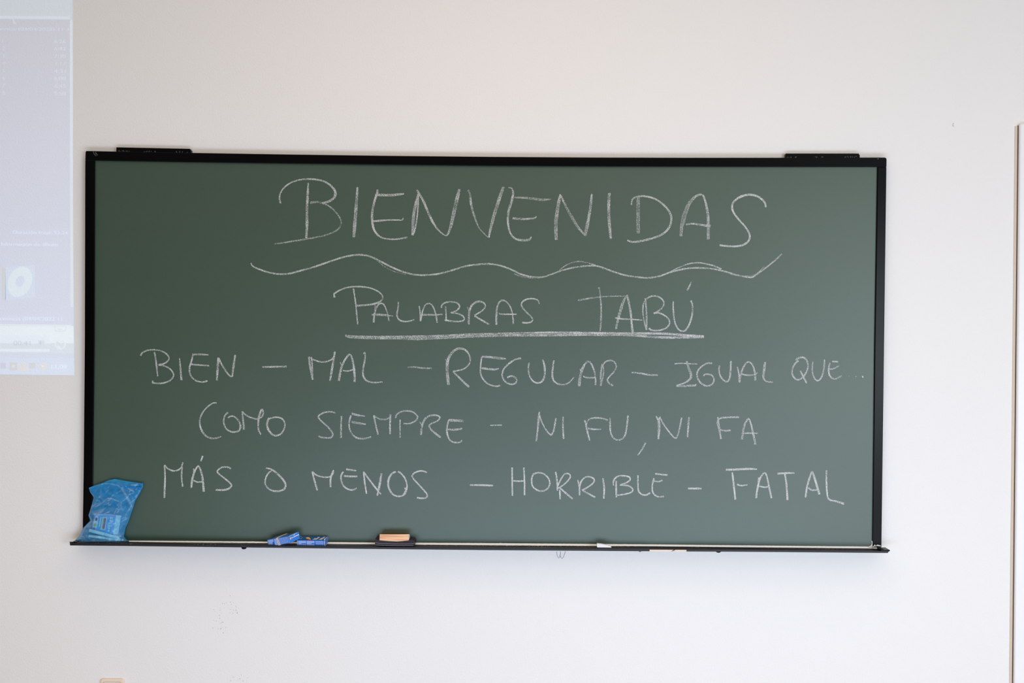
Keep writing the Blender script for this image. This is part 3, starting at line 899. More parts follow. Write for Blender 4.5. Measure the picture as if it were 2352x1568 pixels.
# REGULAR
chalk('chalk_word', 6, [
    ([(528, 420), (520, 340), (515, 260), (520, 200), (545, 140), (590, 95), (640, 80), (690, 100), (722, 145), (730, 195), (710, 240), (660, 275), (570, 296)], (6, 6, 5, 4.4, 2.8, 2.6, 2.8)),
    ([(498, 180), (512, 215)], 2, .46),
    ([(570, 298), (610, 335), (670, 395), (720, 440)], (2.6, 3.6, 4)),
    ([(838, 160), (828, 230), (825, 300), (840, 350), (880, 400), (930, 425), (975, 433), (1010, 425)], (2.8, 3, 2.8, 2.8, 3.2)),
    ([(838, 158), (920, 162), (1000, 172), (1065, 176)], (3.2, 4.4, 5, 1.8)),
    ([(835, 263), (900, 272), (960, 277), (997, 268)], (3.6, 4.2, 2.8)),
    ([(1205, 172), (1160, 180), (1100, 215), (1045, 270), (1028, 320), (1040, 370), (1080, 405), (1125, 415), (1155, 400), (1163, 375), (1145, 348), (1110, 338), (1075, 352)], (3.4, 3.4, 3, 3, 3.6, 3)),
    ([(1282, 215), (1272, 250), (1278, 320), (1305, 375), (1350, 402), (1395, 390), (1422, 340), (1425, 270), (1415, 215), (1402, 185)], (3, 3, 3, 3.8, 3.6, 2.4)),
    ([(1510, 192), (1500, 260), (1495, 330), (1508, 380), (1545, 410), (1600, 418), (1650, 398), (1700, 345)], (3, 3.6, 3.2, 3, 1.4)),
    ([(1745, 432), (1750, 370), (1765, 300), (1790, 240), (1825, 203), (1855, 220), (1885, 290), (1897, 360), (1897, 422)], (5.6, 5.4, 4, 3, 3, 3.6)),
    ([(1753, 270), (1763, 305)], 2, .46),
    ([(1783, 340), (1820, 353), (1895, 352)], (2.6, 3.2, 2.8)),
    ([(1947, 428), (1945, 350), (1950, 280), (1962, 225)], (3.4, 3.4, 3)),
    ([(1947, 428), (1968, 340), (1972, 280), (1963, 225)], 2.4),
    ([(1960, 240), (1990, 205), (2030, 193), (2070, 205), (2090, 245), (2075, 290), (2035, 335), (2008, 370), (2020, 400), (2060, 428)], (2.6, 2.8, 2.6, 2.6, 3.2))])
chalk('chalk_dash', 7, [([(118, 288), (200, 297), (280, 312), (352, 312)], (3, 3.2, 3), .48)])
# IGUAL
chalk('chalk_word', 7, [
    ([(500, 213), (560, 208), (630, 212), (700, 214)], 2.3),
    ([(607, 188), (620, 240), (643, 300), (640, 340), (600, 375), (550, 395), (515, 405)], (3.6, 5, 4.4, 3, 2.6)),
    ([(515, 408), (580, 410), (640, 406), (682, 405), (685, 392)], (4, 4.2, 2.8)),
    ([(832, 210), (790, 208), (740, 235), (705, 275), (698, 320), (720, 370), (760, 402), (800, 408), (835, 390), (848, 355), (835, 320), (800, 305), (765, 308), (757, 322)], (3.4, 3, 3.6, 3, 3, 2.8)),
    ([(897, 228), (892, 270), (905, 320), (935, 360), (965, 370), (985, 345), (995, 270), (997, 188)], (3, 3.2, 2.8, 4, 3.4)),
    ([(1055, 240), (1068, 300), (1073, 378)], 2.8),
    ([(1073, 378), (1085, 310), (1105, 250), (1135, 205), (1160, 197), (1190, 225), (1210, 290), (1215, 360)], (4, 3.4, 2.6, 3, 4)),
    ([(1085, 300), (1130, 312), (1190, 312), (1235, 293)], (3, 2.8, 2)),
    ([(1300, 198), (1292, 270), (1285, 320), (1295, 355), (1325, 372), (1372, 375)], (5, 4.4, 3, 3.2))])
# QUE...
chalk('chalk_word', 7, [
    ([(1595, 185), (1560, 220), (1540, 270), (1545, 315), (1575, 350), (1605, 352), (1645, 320), (1675, 265), (1680, 220), (1665, 175), (1630, 155), (1590, 165), (1572, 182)], (3.2, 3.2, 3, 3, 3.6, 3.6)),
    ([(1612, 275), (1640, 330), (1670, 385)], (2.8, 3.6, 3.4)),
    ([(1725, 195), (1718, 250), (1725, 310), (1745, 350), (1770, 362), (1800, 330), (1818, 270), (1825, 215), (1827, 175)], (2.6, 3, 3, 3, 2.6)),
    ([(1875, 205), (1863, 260), (1870, 310), (1895, 340), (1930, 345), (1978, 318)], (2.8, 3.4, 3, 2.8)),
    ([(1895, 192), (1948, 195)], 2.6),
    ([(1872, 260), (1910, 255), (1955, 228)], (2.8, 3, 2.2)),
    ([(2040, 325), (2046, 325)], 2.2, .42), ([(2101, 325), (2107, 324)], 2.4, .45), ([(2160, 330), (2170, 326)], 3.6, .6)])
# MAS O MENOS
chalk('chalk_word', 8, [
    ([(122, 402), (126, 320), (128, 240), (124, 155)], (3, 3.6, 3, 2.8)),
    ([(124, 155), (145, 180), (185, 198), (220, 195), (248, 175), (262, 135)], (2.6, 3, 2.8)),
    ([(257, 170), (252, 240), (260, 318)], 2.8),
    ([(325, 327), (330, 270), (345, 215), (365, 175), (378, 163), (395, 195), (410, 260), (418, 355)], (4, 4, 3, 3, 4, 4.4)),
    ([(342, 182), (342, 220), (325, 320)], 2.6),
    ([(342, 270), (370, 283), (410, 280)], 2.6),
    ([(410, 87), (397, 127)], (3, 2.8)),
    ([(622, 182), (590, 170), (550, 175), (520, 200), (530, 220), (580, 260), (620, 295), (625, 315), (600, 335), (560, 343), (508, 342)], (3, 3, 2.8, 3.4, 3.4))], .54)
chalk('chalk_word', 8, [
    ([(885, 178), (930, 190), (980, 230), (1020, 275), (1032, 310), (1015, 340), (965, 352), (915, 340), (882, 305), (880, 265), (900, 220), (932, 195)], (2.4, 4, 3.8, 3, 2.8, 2.8))], .53)
chalk('chalk_word', 8, [
    ([(1232, 205), (1248, 270), (1270, 345)], (3, 3.6, 3)),
    ([(1232, 205), (1265, 232), (1310, 245), (1360, 245), (1385, 225), (1392, 193)], 2.8),
    ([(1388, 200), (1370, 260), (1370, 322)], (3, 3.6, 3)),
    ([(1465, 205), (1448, 240), (1455, 290), (1480, 325), (1525, 343), (1567, 330)], (3, 3.4, 3, 3)),
    ([(1487, 187), (1562, 198)], (3.6, 2.6)),
    ([(1470, 237), (1520, 241), (1570, 240)], 3.4),
    ([(1617, 205), (1625, 280), (1640, 370)], 3),
    ([(1617, 205), (1660, 265), (1710, 330), (1748, 375)], (2.8, 3.4, 2.4)),
    ([(1752, 218), (1738, 300), (1720, 385)], (3.6, 4.6, 3)),
    ([(1860, 205), (1825, 225), (1803, 275), (1808, 330), (1840, 378), (1885, 390), (1925, 375), (1943, 320), (1930, 260), (1900, 220), (1875, 203)], (3, 4, 3.4, 2.8, 3, 3, 3)),
    ([(1925, 325), (1936, 345), (1915, 380)], (2.6, 5, 3)),
    ([(2092, 212), (2060, 200), (2020, 205), (1987, 225), (1985, 250), (2020, 290), (2070, 345), (2097, 380), (2085, 400), (2050, 405), (2018, 400)], (3, 3, 2.8, 3.2, 3))], .54)
chalk('chalk_dash', 9, [([(50, 495), (110, 495), (185, 498)], (3.4, 3.6, 3.4))], .54)
# HORRIBLE
chalk('chalk_word', 9, [
    ([(297, 392), (298, 480), (299, 558)], 3),
    ([(366, 392), (370, 480), (370, 555)], 3.2),
    ([(292, 468), (330, 472), (375, 470)], 2.8),
    ([(425, 425), (412, 460), (420, 505), (460, 530), (500, 520), (518, 490), (510, 455), (480, 428), (445, 423), (420, 432)], 2.9),
    ([(552, 418), (560, 460), (563, 528)], 3),
    ([(562, 505), (590, 450), (610, 428), (632, 430), (640, 445), (620, 475), (590, 500), (562, 517)], 2.8),
    ([(575, 510), (610, 540), (652, 575)], (2.6, 3.4, 3.2)),
    ([(577, 522), (579, 578)], 2.8),
    ([(683, 465), (692, 510), (693, 555)], 3),
    ([(692, 510), (705, 470), (730, 448), (758, 448), (778, 460), (775, 480), (745, 505), (708, 525)], 2.8),
    ([(710, 525), (745, 545), (785, 567)], 3.2),
    ([(830, 455), (838, 510), (835, 575)], (3, 3.4, 3)),
    ([(908, 470), (908, 520), (910, 567)], 3.2),
    ([(893, 497), (893, 470), (915, 445), (950, 440), (985, 448), (990, 465), (965, 482), (930, 495)], 2.8),
    ([(930, 495), (975, 498), (1003, 515), (1000, 535), (965, 547), (912, 555)], 2.8),
    ([(1036, 438), (1036, 490), (1040, 530), (1060, 550), (1085, 553), (1108, 540)], 3),
    ([(1130, 455), (1120, 500), (1125, 540), (1150, 562), (1188, 562)], 3),
    ([(1138, 428), (1175, 433), (1210, 436)], 3),
    ([(1125, 470), (1155, 475), (1180, 467)], 2.8)], .54)
chalk('chalk_dash', 9, [([(1330, 515), (1370, 515), (1410, 515)], (2.8, 3.6, 3.2))], .54)
# FATAL
chalk('chalk_word', 9, [
    ([(1552, 405), (1620, 403), (1690, 400), (1735, 402)], (3.6, 4, 3)),
    ([(1590, 420), (1597, 480), (1608, 580)], (3, 3.6, 3.6)),
    ([(1618, 490), (1640, 498), (1680, 493)], (3.4, 3, 2)),
    ([(1730, 572), (1737, 520), (1752, 460), (1775, 425), (1790, 435), (1805, 500), (1820, 572)], (3.8, 3.6, 3, 3, 3.8)),
    ([(1745, 450), (1743, 490)], 2.6),
    ([(1748, 502), (1785, 508), (1803, 502)], 3),
    ([(1855, 428), (1900, 425), (1955, 424)], (3.6, 3.4, 3)),
    ([(1897, 422), (1908, 490), (1914, 583)], (3, 3.4, 3.6)),
    ([(2020, 567), (2030, 500), (2052, 430), (2060, 418), (2075, 460), (2102, 550)], (3.4, 3.6, 3.2, 4, 4.2)),
    ([(2037, 512), (2060, 525), (2090, 522)], 3),
    ([(2143, 408), (2143, 480), (2148, 550), (2160, 580), (2200, 590), (2247, 605)], (3, 3.2, 3, 3.2, 4.2))], .55)
# loose chalk grains on the writing surface
g = []
Z = lambda x, y: (1420 + x / 3.8557, 780 + y / 3.8557)
g += [Z(*q) for q in [(865, 833), (945, 853), (715, 770), (593, 897), (663, 957), (923, 970), (930, 820), (755, 633), (780, 838), (850, 745), (1020, 810), (1475, 337), (330, 580)]]
Z = lambda x, y: (1060 + x / 2.5565, 920 + y / 2.5565)
g += [Z(*q) for q in [(1533, 287), (1450, 290), (1420, 320), (1510, 338), (1315, 237), (1340, 335), (1565, 503), (1495, 630), (1465, 627), (1450, 632), (1425, 570), (1270, 630), (1420, 640), (2010, 432)]]
g += [(1713, 1239.5), (1719.5, 1234.5), (1716.5, 1242), (336, 1203), (356, 1213), (329.5, 1240), (353, 1239), (1639, 1203), (1660, 1203), (1667, 1216), (1682, 1223), (1678, 1239.5), (1126, 1237.5), (255.5, 1077)]
flecks('chalk_grain', g, Y_BOARD - 0.0001, M['faint_dust'], board, 0.0007, 0.0013)['kind'] = 'stuff'
M['smudge'] = plain('smudge_grey', lin(74, 74, 80), rough=1.0, vary=0.6, scale=500)
slab('chalk_smudge', [(213.6, 347.6), (215.0, 347.4), (216.2, 351.4), (218.6, 355.2), (222.6, 358.2), (220.2, 358.4), (216.6, 355.6), (214.6, 351.8)], Y_FRAME - 0.0002, Y_FRAME + 0.0005, M['smudge'], board)
slab('chalk_smudge', [(218.2, 349.0), (220.2, 349.0), (222.6, 353.0), (225.4, 356.6), (222.4, 355.8), (219.2, 352.8)], Y_FRAME - 0.0002, Y_FRAME + 0.0005, M['smudge'], board)
tag(slab('chalk_smudge', [(2016.2, 363.2), (2018, 363.4), (2017.6, 366), (2015.6, 365.6)], Y_FRAME - 0.0002, Y_FRAME + 0.0005, M['faint_dust'], board), 'pale chalk speck')

# ---------------------------------------------------------------- chalk dust lying along the tray
verts, faces = [], []
n = 420
for i in range(n + 1):
    x = lerp(296, 2003, i / n)
    j = curve1(JUN, x)
    wd = curve1([(296, 2.4), (455, 2.9), (620, 3.0), (815, 3.6), (1000, 4.2), (1120, 4.6), (1400, 4.2), (1600, 3.2), (1735, 2.8), (2003, 3.2)], x)
    u = 0.5 * abs(noise.noise(Vector((x * .35, 1, 0)))) + 0.8 * max(0, noise.noise(Vector((x * .9, 9, 0))) - .25)
    a = P(x, j - 0.3 - u, Y_BOARD - 0.0006)
    m_ = P(x, j + wd * 0.40, Y_BOARD - 0.0022)
    b_ = P(x, j + wd + 0.6 * noise.noise(Vector((x * .3, 5, 0))), Y_BOARD - 0.0040)
    verts += [a, m_, b_, Vector((b_.x, Y_BOARD - 0.001, b_.z - 0.001))]
for i in range(n):
    for q in range(4):
        faces.append((i * 4 + q, i * 4 + (q + 1) % 4, (i + 1) * 4 + (q + 1) % 4, (i + 1) * 4 + q))
faces += [(0, 1, 2, 3), (n * 4, n * 4 + 1, n * 4 + 2, n * 4 + 3)]
# the heap in the right corner and the dust on the foot of the frame
ZR = lambda x, y: (1980 + x / 26.13, 1220 + y / 26.13)


def add_patch(poly, y0, y1):
    s = len(verts)
    f = [P(*q, y0) for q in poly]
    verts.extend(f + [Vector((q.x, y1, q.z)) for q in f])
    k = len(f)
    faces.append(tuple(range(s, s + k)))
    for i in range(k):
        faces.append((s + i, s + (i + 1) % k, s + k + (i + 1) % k, s + k + i))


add_patch([ZR(*q) for q in [(400, 915), (480, 885), (550, 840), (590, 760), (600, 690), (580, 600), (600, 560), (625, 640), (640, 880), (640, 980), (400, 985)]], Y_BOARD - 0.0035, Y_BOARD - 0.0005)
add_patch([ZR(*q) for q in [(640, 900), (720, 850), (770, 790), (800, 800), (780, 850), (880, 845), (900, 800), (990, 810), (1080, 830), (1150, 870), (1140, 890), (960, 890), (800, 905), (700, 925), (650, 965)]], Y_FRAME - 0.0006, Y_FRAME + 0.0005)
add_patch([ZR(*q) for q in [(640, 960), (760, 965), (880, 950), (905, 985), (960, 950), (1080, 940), (1170, 965), (1180, 1000), (900, 1010), (680, 1000)]], Y_FRAME - 0.0014, Y_FRAME + 0.0005)
dust = mesh_obj('chalk_dust', verts, faces, M['dust'])
tag(dust, 'white chalk dust lying in a line along the back of the black tray', 'chalk dust', kind='stuff')

# ---------------------------------------------------------------- things on the tray


def face_quad(c4, u0, u1, v0, v1, off):
    """rectangle in the u, v frame of a face whose corners are bl, br, tr, tl"""
    bl, br, tr, tl = [Vector(q) for q in c4]
    nrm = (br - bl).cross(tl - bl).normalized() * off
    f = lambda u, v: lerp(lerp(bl, br, u), lerp(tl, tr, u), v) + nrm
    return f


def prints(name, c4, polys, mat, parent, off=0.00025):
    """flat print on a face: polygons in 0..1 face coordinates"""
    f = face_quad(c4, 0, 1, 0, 1, off)
    verts, faces = [], []
    for p in polys:
        s = len(verts)
        verts += [f(u, v) for u, v in p]
        faces.append(tuple(range(s, s + len(p))))
    return mesh_obj(name, verts, faces, mat, parent)


def rect(u0, u1, v0, v1, sk=0.0):
    return [(u0, v0), (u1, v0), (u1 + sk, v1), (u0 + sk, v1)]


def ell(cu, cv, ru, rv, n=14):
    return [(cu + ru * math.cos(6.2832 * k / n), cv + rv * math.sin(6.2832 * k / n)) for k in range(n)]


def chalk_box(label, FL, FR, BR, down):
    """carton of chalk: FL, FR, BR are top corners (front left, front right, back right), down is its height vector"""
    FL, FR, BR, down = Vector(FL), Vector(FR), Vector(BR), Vector(down)
    BL = FL + (BR - FR)
    v8 = [FL + down, FR + down, FR, FL, BL + down, BR + down, BR, BL]
    base = (v8[0] + v8[1] + v8[4] + v8[5]) / 4
    t = thing('chalk_box', tuple(base), label, 'chalk box', 'blue boxes of chalk')
    fr, tp, en = (v8[0], v8[1], v8[2], v8[3]), (v8[3], v8[2], v8[6], v8[7]), (v8[1], v8[5], v8[6], v8[2])
    mesh_obj('carton', v8, BOXF, [M['box_blue'], M['box_top']], t, fmat=[0, 0, 0, 0, 1, 0])
    return t, fr, tp, en


def lines(n, u0, u1, v0, v1, seed):
    r = random.Random(seed)
    out = []
    for i in range(n):
        v = lerp(v0, v1, (i + .5) / n)
        h = (v1 - v0) / n * .30
        u = u0
        while u < u1 - 0.01:
            w = min(r.uniform(.03, .10), u1 - u)
            out.append(rect(u, u + w, v - h, v + h))
            u += w + .012
    return out


# box lying flat on the right, box with the rubber band propped on it
y0, y1 = -0.0565, -0.0225
FR = P(745.6, 1241.3, y0); FL = P(682.2, 1240.6, y0); BR = P(752.8, 1231.2, y1)
dn = (P(746, 1251.4, y0) - FR); dn = Vector((dn.x, 0.003, -0.0195))
bx, fr, tp, en = chalk_box('blue chalk box lying flat on the tray, right one of the touching pair', FL, FR, BR, dn)
prints('label_panel', fr, [rect(.04, .32, .12, .95), rect(.35, .62, .12, .95)], M['box_pale'], bx)
prints('lettering', fr, lines(4, .68, .95, .30, .95, 3), M['box_pale'], bx)
prints('print_block', fr, [rect(.16, .32, .40, .55), rect(.52, .66, .42, .60), rect(.10, .2, .2, .28)], M['mid_blue'], bx, .0005)
prints('worn_edge', fr, [rect(.985, 1.0, .0, 1)], M['box_edge'], bx, .0004)
prints('worn_edge', fr, [rect(0, .012, 0, 1)], M['box_edge'], bx, .0004)
prints('yellow_swoosh', tp, [[(.24, .62), (.28, .72), (.36, .70), (.46, .30), (.48, .12), (.40, .28), (.30, .40)]], M['yellow_print'], bx)
prints('red_swoosh', tp, [[(.36, .25), (.46, .22), (.52, .02), (.40, .02)]], M['red_print'], bx, .0004)
prints('green_swoosh', tp, [[(.33, .42), (.40, .40), (.42, .33), (.36, .33)]], M['green_print'], bx, .0005)
bars = []
word = []
for u in (.535, .56, .585, .61, .635, .66):
    bars.append(rect(u, u + .013, .18, .55 if u < .63 else .80, .05))
bars += [rect(.535, .66, .17, .22), rect(.645, .70, .74, .80, .0), rect(.67, .685, .18, .8, .06)]
for u in (.76, .785, .81, .835, .86):
    word.append(rect(u, u + .014, .18, .88 if u > .8 else .62, .06))
word += [rect(.755, .80, .18, .24), rect(.81, .88, .2, .26), rect(.80, .92, .50, .56)]
prints('lettering', tp, bars, M['white_print'], bx)
prints('lettering', tp, word, M['white_print'], bx)
prints('badge', tp, [[(.935, .35), (.965, .62), (1.0 - .006, .92), (.997, .10), (.975, .05)]], M['white_print'], bx)
prints('badge_print', tp, [[(.955, .38), (.985, .70), (.985, .28)]], M['grey_print'], bx, .0005)
prints('lettering', tp, [rect(.07, .085, .3, .62, .04)], M['white_print'], bx)
prints('lettering', tp, [rect(.02, .05, .82, .88)], M['white_print'], bx)
prints('worn_edge', en, [rect(.0, .05, 0, 1), rect(.94, 1, .3, 1), [(0, 0), (.8, 0), (.9, .12), (.1, .1)]], M['box_edge'], bx)

FL = P(613.6, 1239.7, -0.0535); FR = P(664.4, 1230.3, -0.079); BR = P(686.0, 1220.6, -0.047)
dn = P(667.3, 1246.4, -0.0795) - FR
bx2, fr, tp, en = chalk_box('blue chalk box with a rubber band, propped up on the other chalk box', FL, FR, BR, dn)
prints('label_panel', fr, [rect(.03, .27, .05, .95), rect(.31, .45, .05, .96)], M['box_pale'], bx2)
prints('print_block', fr, [rect(.18, .28, .38, .46), rect(.2, .29, .2, .3), rect(.23, .3, .05, .6)], M['mid_blue'], bx2, .0005)
prints('lettering', fr, lines(7, .52, .93, .08, .94, 11), M['box_pale'], bx2)
prints('worn_edge', fr, [rect(.965, .985, .02, .98)], M['box_pale'], bx2, .0005)
prints('yellow_dot', en, [ell(.09, .58, .065, .17)], M['yellow_print'], bx2)
prints('white_dot', en, [ell(.25, .60, .045, .09), ell(.50, .84, .03, .05)], M['white_print'], bx2)
prints('lettering', en, [[(.36, .52), (.36, .62), (.66, .66), (.97, .66), (.97, .54), (.66, .56)]], M['white_print'], bx2)
prints('lettering', en, [[(.38, .78), (.6, .82), (.6, .86), (.38, .82)]], M['white_print'], bx2)
prints('worn_edge', en, [rect(.0, .80, .95, 1.0)], M['box_edge'], bx2, .0005)
prints('red_mark', tp, [rect(.24, .34, .05, .35)], M['red_print'], bx2)
prints('olive_mark', tp, [rect(.30, .40, .18, .6)], M['green_print'], bx2, .0004)
prints('lettering', tp, [rect(.6, .85, .25, .30), rect(.6, .9, .45, .5)], M['box_pale'], bx2)
prints('print_mark', tp, [rect(.12, .14, .5, .7)], M['box_pale'], bx2)
# the rubber band: two strands round the box
bl_, br_, tr_, tl_ = [Vector(q) for q in fr]
depth = Vector(tp[2]) - Vector(tp[1])
ctr = (bl_ + tr_ + depth) / 2
verts, faces = [], []
for s_, (ua, ub) in enumerate(((.425, .48), (.475, .53))):
    loop = []
    q0 = lerp(tl_, tr_, ua); q1 = lerp(bl_, br_, ub); q2 = q1 + depth; q3 = q0 + depth
    for a_, b_ in ((q0, q1), (q1, q2), (q2, q3), (q3, q0)):
        for k in range(10):
            q = lerp(a_, b_, k / 10)
            loop.append(q)
    along = (tr_ - tl_).normalized()
    nl = len(loop)
    cc = sum(loop, Vector()) / nl
    for i, q in enumerate(loop):
        d = (q - cc); d -= along * d.dot(along)
        d = d.normalized()
        q = q + d * 0.0011
        base = len(verts)
        for k in range(6):
            t = 6.2832 * k / 6
            verts.append(q + along * math.cos(t) * 0.0013 + d * math.sin(t) * 0.0009)
    s0 = s_ * nl * 6
    for i in range(nl):
        for k in range(6):
            j = (i + 1) % nl
            faces.append((s0 + i * 6 + k, s0 + i * 6 + (k + 1) % 6, s0 + j * 6 + (k + 1) % 6, s0 + j * 6 + k))
tag(mesh_obj('rubber_band', verts, faces, M['rubber'], smooth=True), 'pale rubber band wound twice round the propped up blue chalk box', 'rubber band')

# chalkboard eraser
e0 = P(907, 1252, -0.045)
er = thing('chalkboard_eraser', (e0.x, e0.y, e0.z), 'wooden chalkboard eraser with grey felt lying on the black tray', 'eraser')
yf, yb_ = -0.0590, -0.0215
ZE = lambda x, y: (850 + x / 19.6, 1210 + y / 19.6)
upE = [(235, 545), (330, 575), (430, 605), (620, 622), (900, 640), (1200, 655), (1450, 640), (1700, 610), (1860, 585), (1960, 605), (2020, 650)]
dnE = [(2035, 720), (2030, 770), (1950, 835), (1750, 842), (1400, 842), (1100, 840), (800, 832), (500, 822), (300, 800), (215, 760), (222, 690)]
midE = [(222, 695), (430, 735), (700, 735), (1100, 752), (1500, 756), (1900, 748), (2025, 715)]


def felt_layer(name, upper, lower, ya, yb, mat, dz=0.0):
    pts = [ZE(*q) for q in upper + lower]
    f = [P(*q, ya) for q in pts]
    bk = [Vector((q.x, yb, q.z + dz)) for q in f]
    k = len(f)
    fc = [tuple(range(k)), tuple(range(2 * k - 1, k - 1, -1))] + [(i, (i + 1) % k, k + (i + 1) % k, k + i) for i in range(k)]
    return mesh_obj(name, f + bk, fc, mat, er)


felt_layer('felt_pad', upE, [(a, b + 30) for a, b in reversed(midE)], yf, yb_, M['felt'], 0.002)
felt_layer('felt_pad', midE, dnE, yf - 0.0008, yb_, M['felt'], 0.002)
felt_layer('chalky_felt_edge', [(a, b - 4) for a, b in midE], [(a, b + 10) for a, b in reversed(midE)], yf - 0.0012, yf + 0.004, M['felt_edge'])
felt_layer('chalky_felt_edge', [(250, 795), (500, 812), (1100, 828), (1500, 832), (1940, 826)], [(1940, 840), (1500, 848), (1100, 846), (500, 830), (250, 806)], yf - 0.0012, yf + 0.004, M['felt_edge'])
w = [P(*ZE(*q), yf + 0.001) for q in [(418, 600), (620, 626), (900, 642), (1180, 658), (1450, 645), (1745, 606), (1745, 322), (430, 322)]]
rot = [Vector((q.x, q.y, q.z)) for q in w]
back = [Vector((q.x, yb_, q.z - 0.0075)) for q in w]
k = len(w)
mesh_obj('wood_block', w + back, [tuple(range(k)), tuple(range(2 * k - 1, k - 1, -1))] + [(i, (i + 1) % k, k + (i + 1) % k, k + i) for i in range(k)],
         [M['wood'], M['wood_end']], er, bevel=0.001, fmat=[0, 0, 0, 0, 0, 0, 0, 1, 0, 0])

# broken piece of chalk
ZC = lambda x, y: (1360 + x / 39.2, 1235 + y / 39.2)
c = slab('chalk_stub', [ZC(*q) for q in [(440, 560), (500, 530), (800, 560), (1300, 640), (1600, 730), (1710, 790), (1750, 850), (1720, 875), (1400, 868), (900, 866), (470, 862), (430, 760)]], -0.058, -0.044, M['chalk_solid'], bevel=0.0012, seg=3)
tag(c, 'broken white chalk stub with a slanted tip on the tray, right of the eraser', 'chalk')

# ---------------------------------------------------------------- blue plastic bag with chalk things in it
ROWS = [((170, 1243.8), (297, 1242.8)), ((174, 1239), (290, 1238)), ((182, 1230), (284.5, 1231)), ((192, 1211), (288.5, 1211)), ((207, 1195), (296, 1195)), ((203, 1183), (300.5, 1181)), ((208, 1167), (306, 1165)),
        ((213, 1150), (311, 1149)), ((215.5, 1142), (321, 1132)), ((207, 1130), (327, 1120)), ((204, 1120), (329, 1110))]
TOPB = [(0, 0), (.09, -4), (.25, -8.6), (.37, -14), (.48, -15.6), (.6, -11.5), (.77, -6), (1, 0)]
TOPF = [(0, 0), (.12, -2.6), (.25, -7.5), (.37, -9), (.48, -8.2), (.58, -6), (.77, -2.2), (1, 0)]


def row_at(v):
    s = v * (len(ROWS) - 1); i = min(int(s), len(ROWS) - 2); t = s - i
    (a, b), (c, d) = ROWS[i], ROWS[i + 1]
    return (lerp(a[0], c[0], t), lerp(a[1], c[1], t)), (lerp(b[0], d[0], t), lerp(b[1], d[1], t))


def crease(x, y, seed):
    """folds of thin film: ridges in a few directions"""
    h = 0.0
    for k in range(6):
        r = random.Random(seed * 31 + k)
        a = r.uniform(0, 3.14); f = r.uniform(.05, .16); p = r.uniform(0, 6)
        s = x * math.cos(a) * f + y * math.sin(a) * f + p + 1.3 * noise.noise(Vector((x * .03, y * .03, seed + k)))
        h += (1 - abs(math.sin(s))) ** 2 * r.uniform(.4, 1.0) - .3
    return h / 3


ZB = lambda x, y: (180 + x / 9.8, 1100 + y / 9.8)
# folds where the film has turned milky, and painted zip highlights: points in photo pixels, half width, strength
FOLDS_GLINTS = [([ZB(*q) for q in p_], w_, k_) for p_, w_, k_ in (
    ([(660, 430), (760, 442), (900, 500)], 1.1, .9), ([(550, 530), (640, 432)], .8, .6), ([(990, 220), (1090, 390), (1160, 520), (1215, 640)], 3.4, .62),
    ([(600, 95), (800, 118), (900, 150), (965, 205)], 1.1, .6), ([(1190, 130), (1345, 138)], 1.5, .7), ([(1120, 200), (1240, 275)], 2.0, .75), ([(1290, 240), (1340, 190)], 1.2, .7),
    ([(580, 790), (700, 730)], 1.6, .7), ([(430, 800), (700, 795), (960, 832)], 1.1, .8), ([(800, 790), (862, 655)], .9, .8), ([(880, 750), (935, 668)], 1.5, .7), ([(940, 975), (1060, 912), (1140, 850)], 1.3, .6),
    ([(290, 625), (400, 560), (520, 530)], 1.0, .5), ([(420, 470), (490, 505)], 1.0, .6), ([(500, 240), (500, 410)], 3.0, .22), ([(890, 1190), (990, 1030), (1075, 1005)], 1.8, .45), ([(950, 1290), (1020, 1180)], 2.0, .5),
    ([(30, 1200), (130, 1345)], 2.6, .4), ([(120, 1110), (205, 1200)], 3.0, .45), ([(150, 1230), (255, 1340)], 1.6, .5), ([(960, 520), (940, 700)], 3.2, .25), ([(1090, 470), (1105, 440)], .8, .8), ([(1060, 620), (1000, 720)], 1.4, .35),
    ([(660, 1010), (840, 990), (1060, 900)], 1.2, .35), ([(240, 210), (400, 140), (640, 85)], 1.2, .35), ([(230, 820), (270, 900)], 1.4, .4))]


def milky(x, y):
    m_ = 0.10 if y > 1165 else 0.0
    for pl, w_, k_ in FOLDS_GLINTS:
        for (ax, ay), (bx_, by_) in zip(pl, pl[1:]):
            vx, vy = bx_ - ax, by_ - ay
            t = max(0, min(1, ((x - ax) * vx + (y - ay) * vy) / (vx * vx + vy * vy)))
            d = math.hypot(x - ax - vx * t, y - ay - vy * t)
            if d < 3 * w_:
                m_ = max(m_, k_ * math.exp(-(d / w_) ** 2) * (0.75 + 0.4 * noise.noise(Vector((x * .4, y * .4, 2)))))
    return m_


def sheet(front):
    NU, NV = (110, 130) if front else (46, 56)
    verts, faces, fm = [], [], []
    for j in range(NV + 1):
        v = j / NV
        (lx, ly), (rx, ry) = row_at(v)
        for i in range(NU + 1):
            u = i / NU
            px, py = lerp(lx, rx, u), lerp(ly, ry, u)
            wt = max(0.0, (v - 0.72) / 0.28) ** 1.3
            py += curve1(TOPF if front else TOPB, u) * wt
            edge = max(0.0, math.sin(math.pi * u)) ** 0.42
            bul = edge * curve1([(0, .95), (.12, 1.0), (.42, .95), (.6, .62), (.8, .30), (1, .16)], v)
            cr = crease(px, py, 3 if front else 8) * min(1, edge * 1.5)
            if front:
                y = -0.0325 - 0.0365 * bul - curve1([(0, .004), (.45, .004), (.6, .0065), (1, .0065)], v) * cr
                y = min(y, -0.031)
            else:
                y = -0.0295 - 0.0008 * edge + 0.0012 * cr
                y = min(max(y, -0.0305), -0.0262)
            verts.append(P(px, py, y))
            fm.append(milky(px, py) if front else 0.0)
    for j in range(NV):
        for i in range(NU):
            o = j * (NU + 1) + i
            faces.append((o, o + 1, o + NU + 2, o + NU + 1))
    return verts, faces, fm


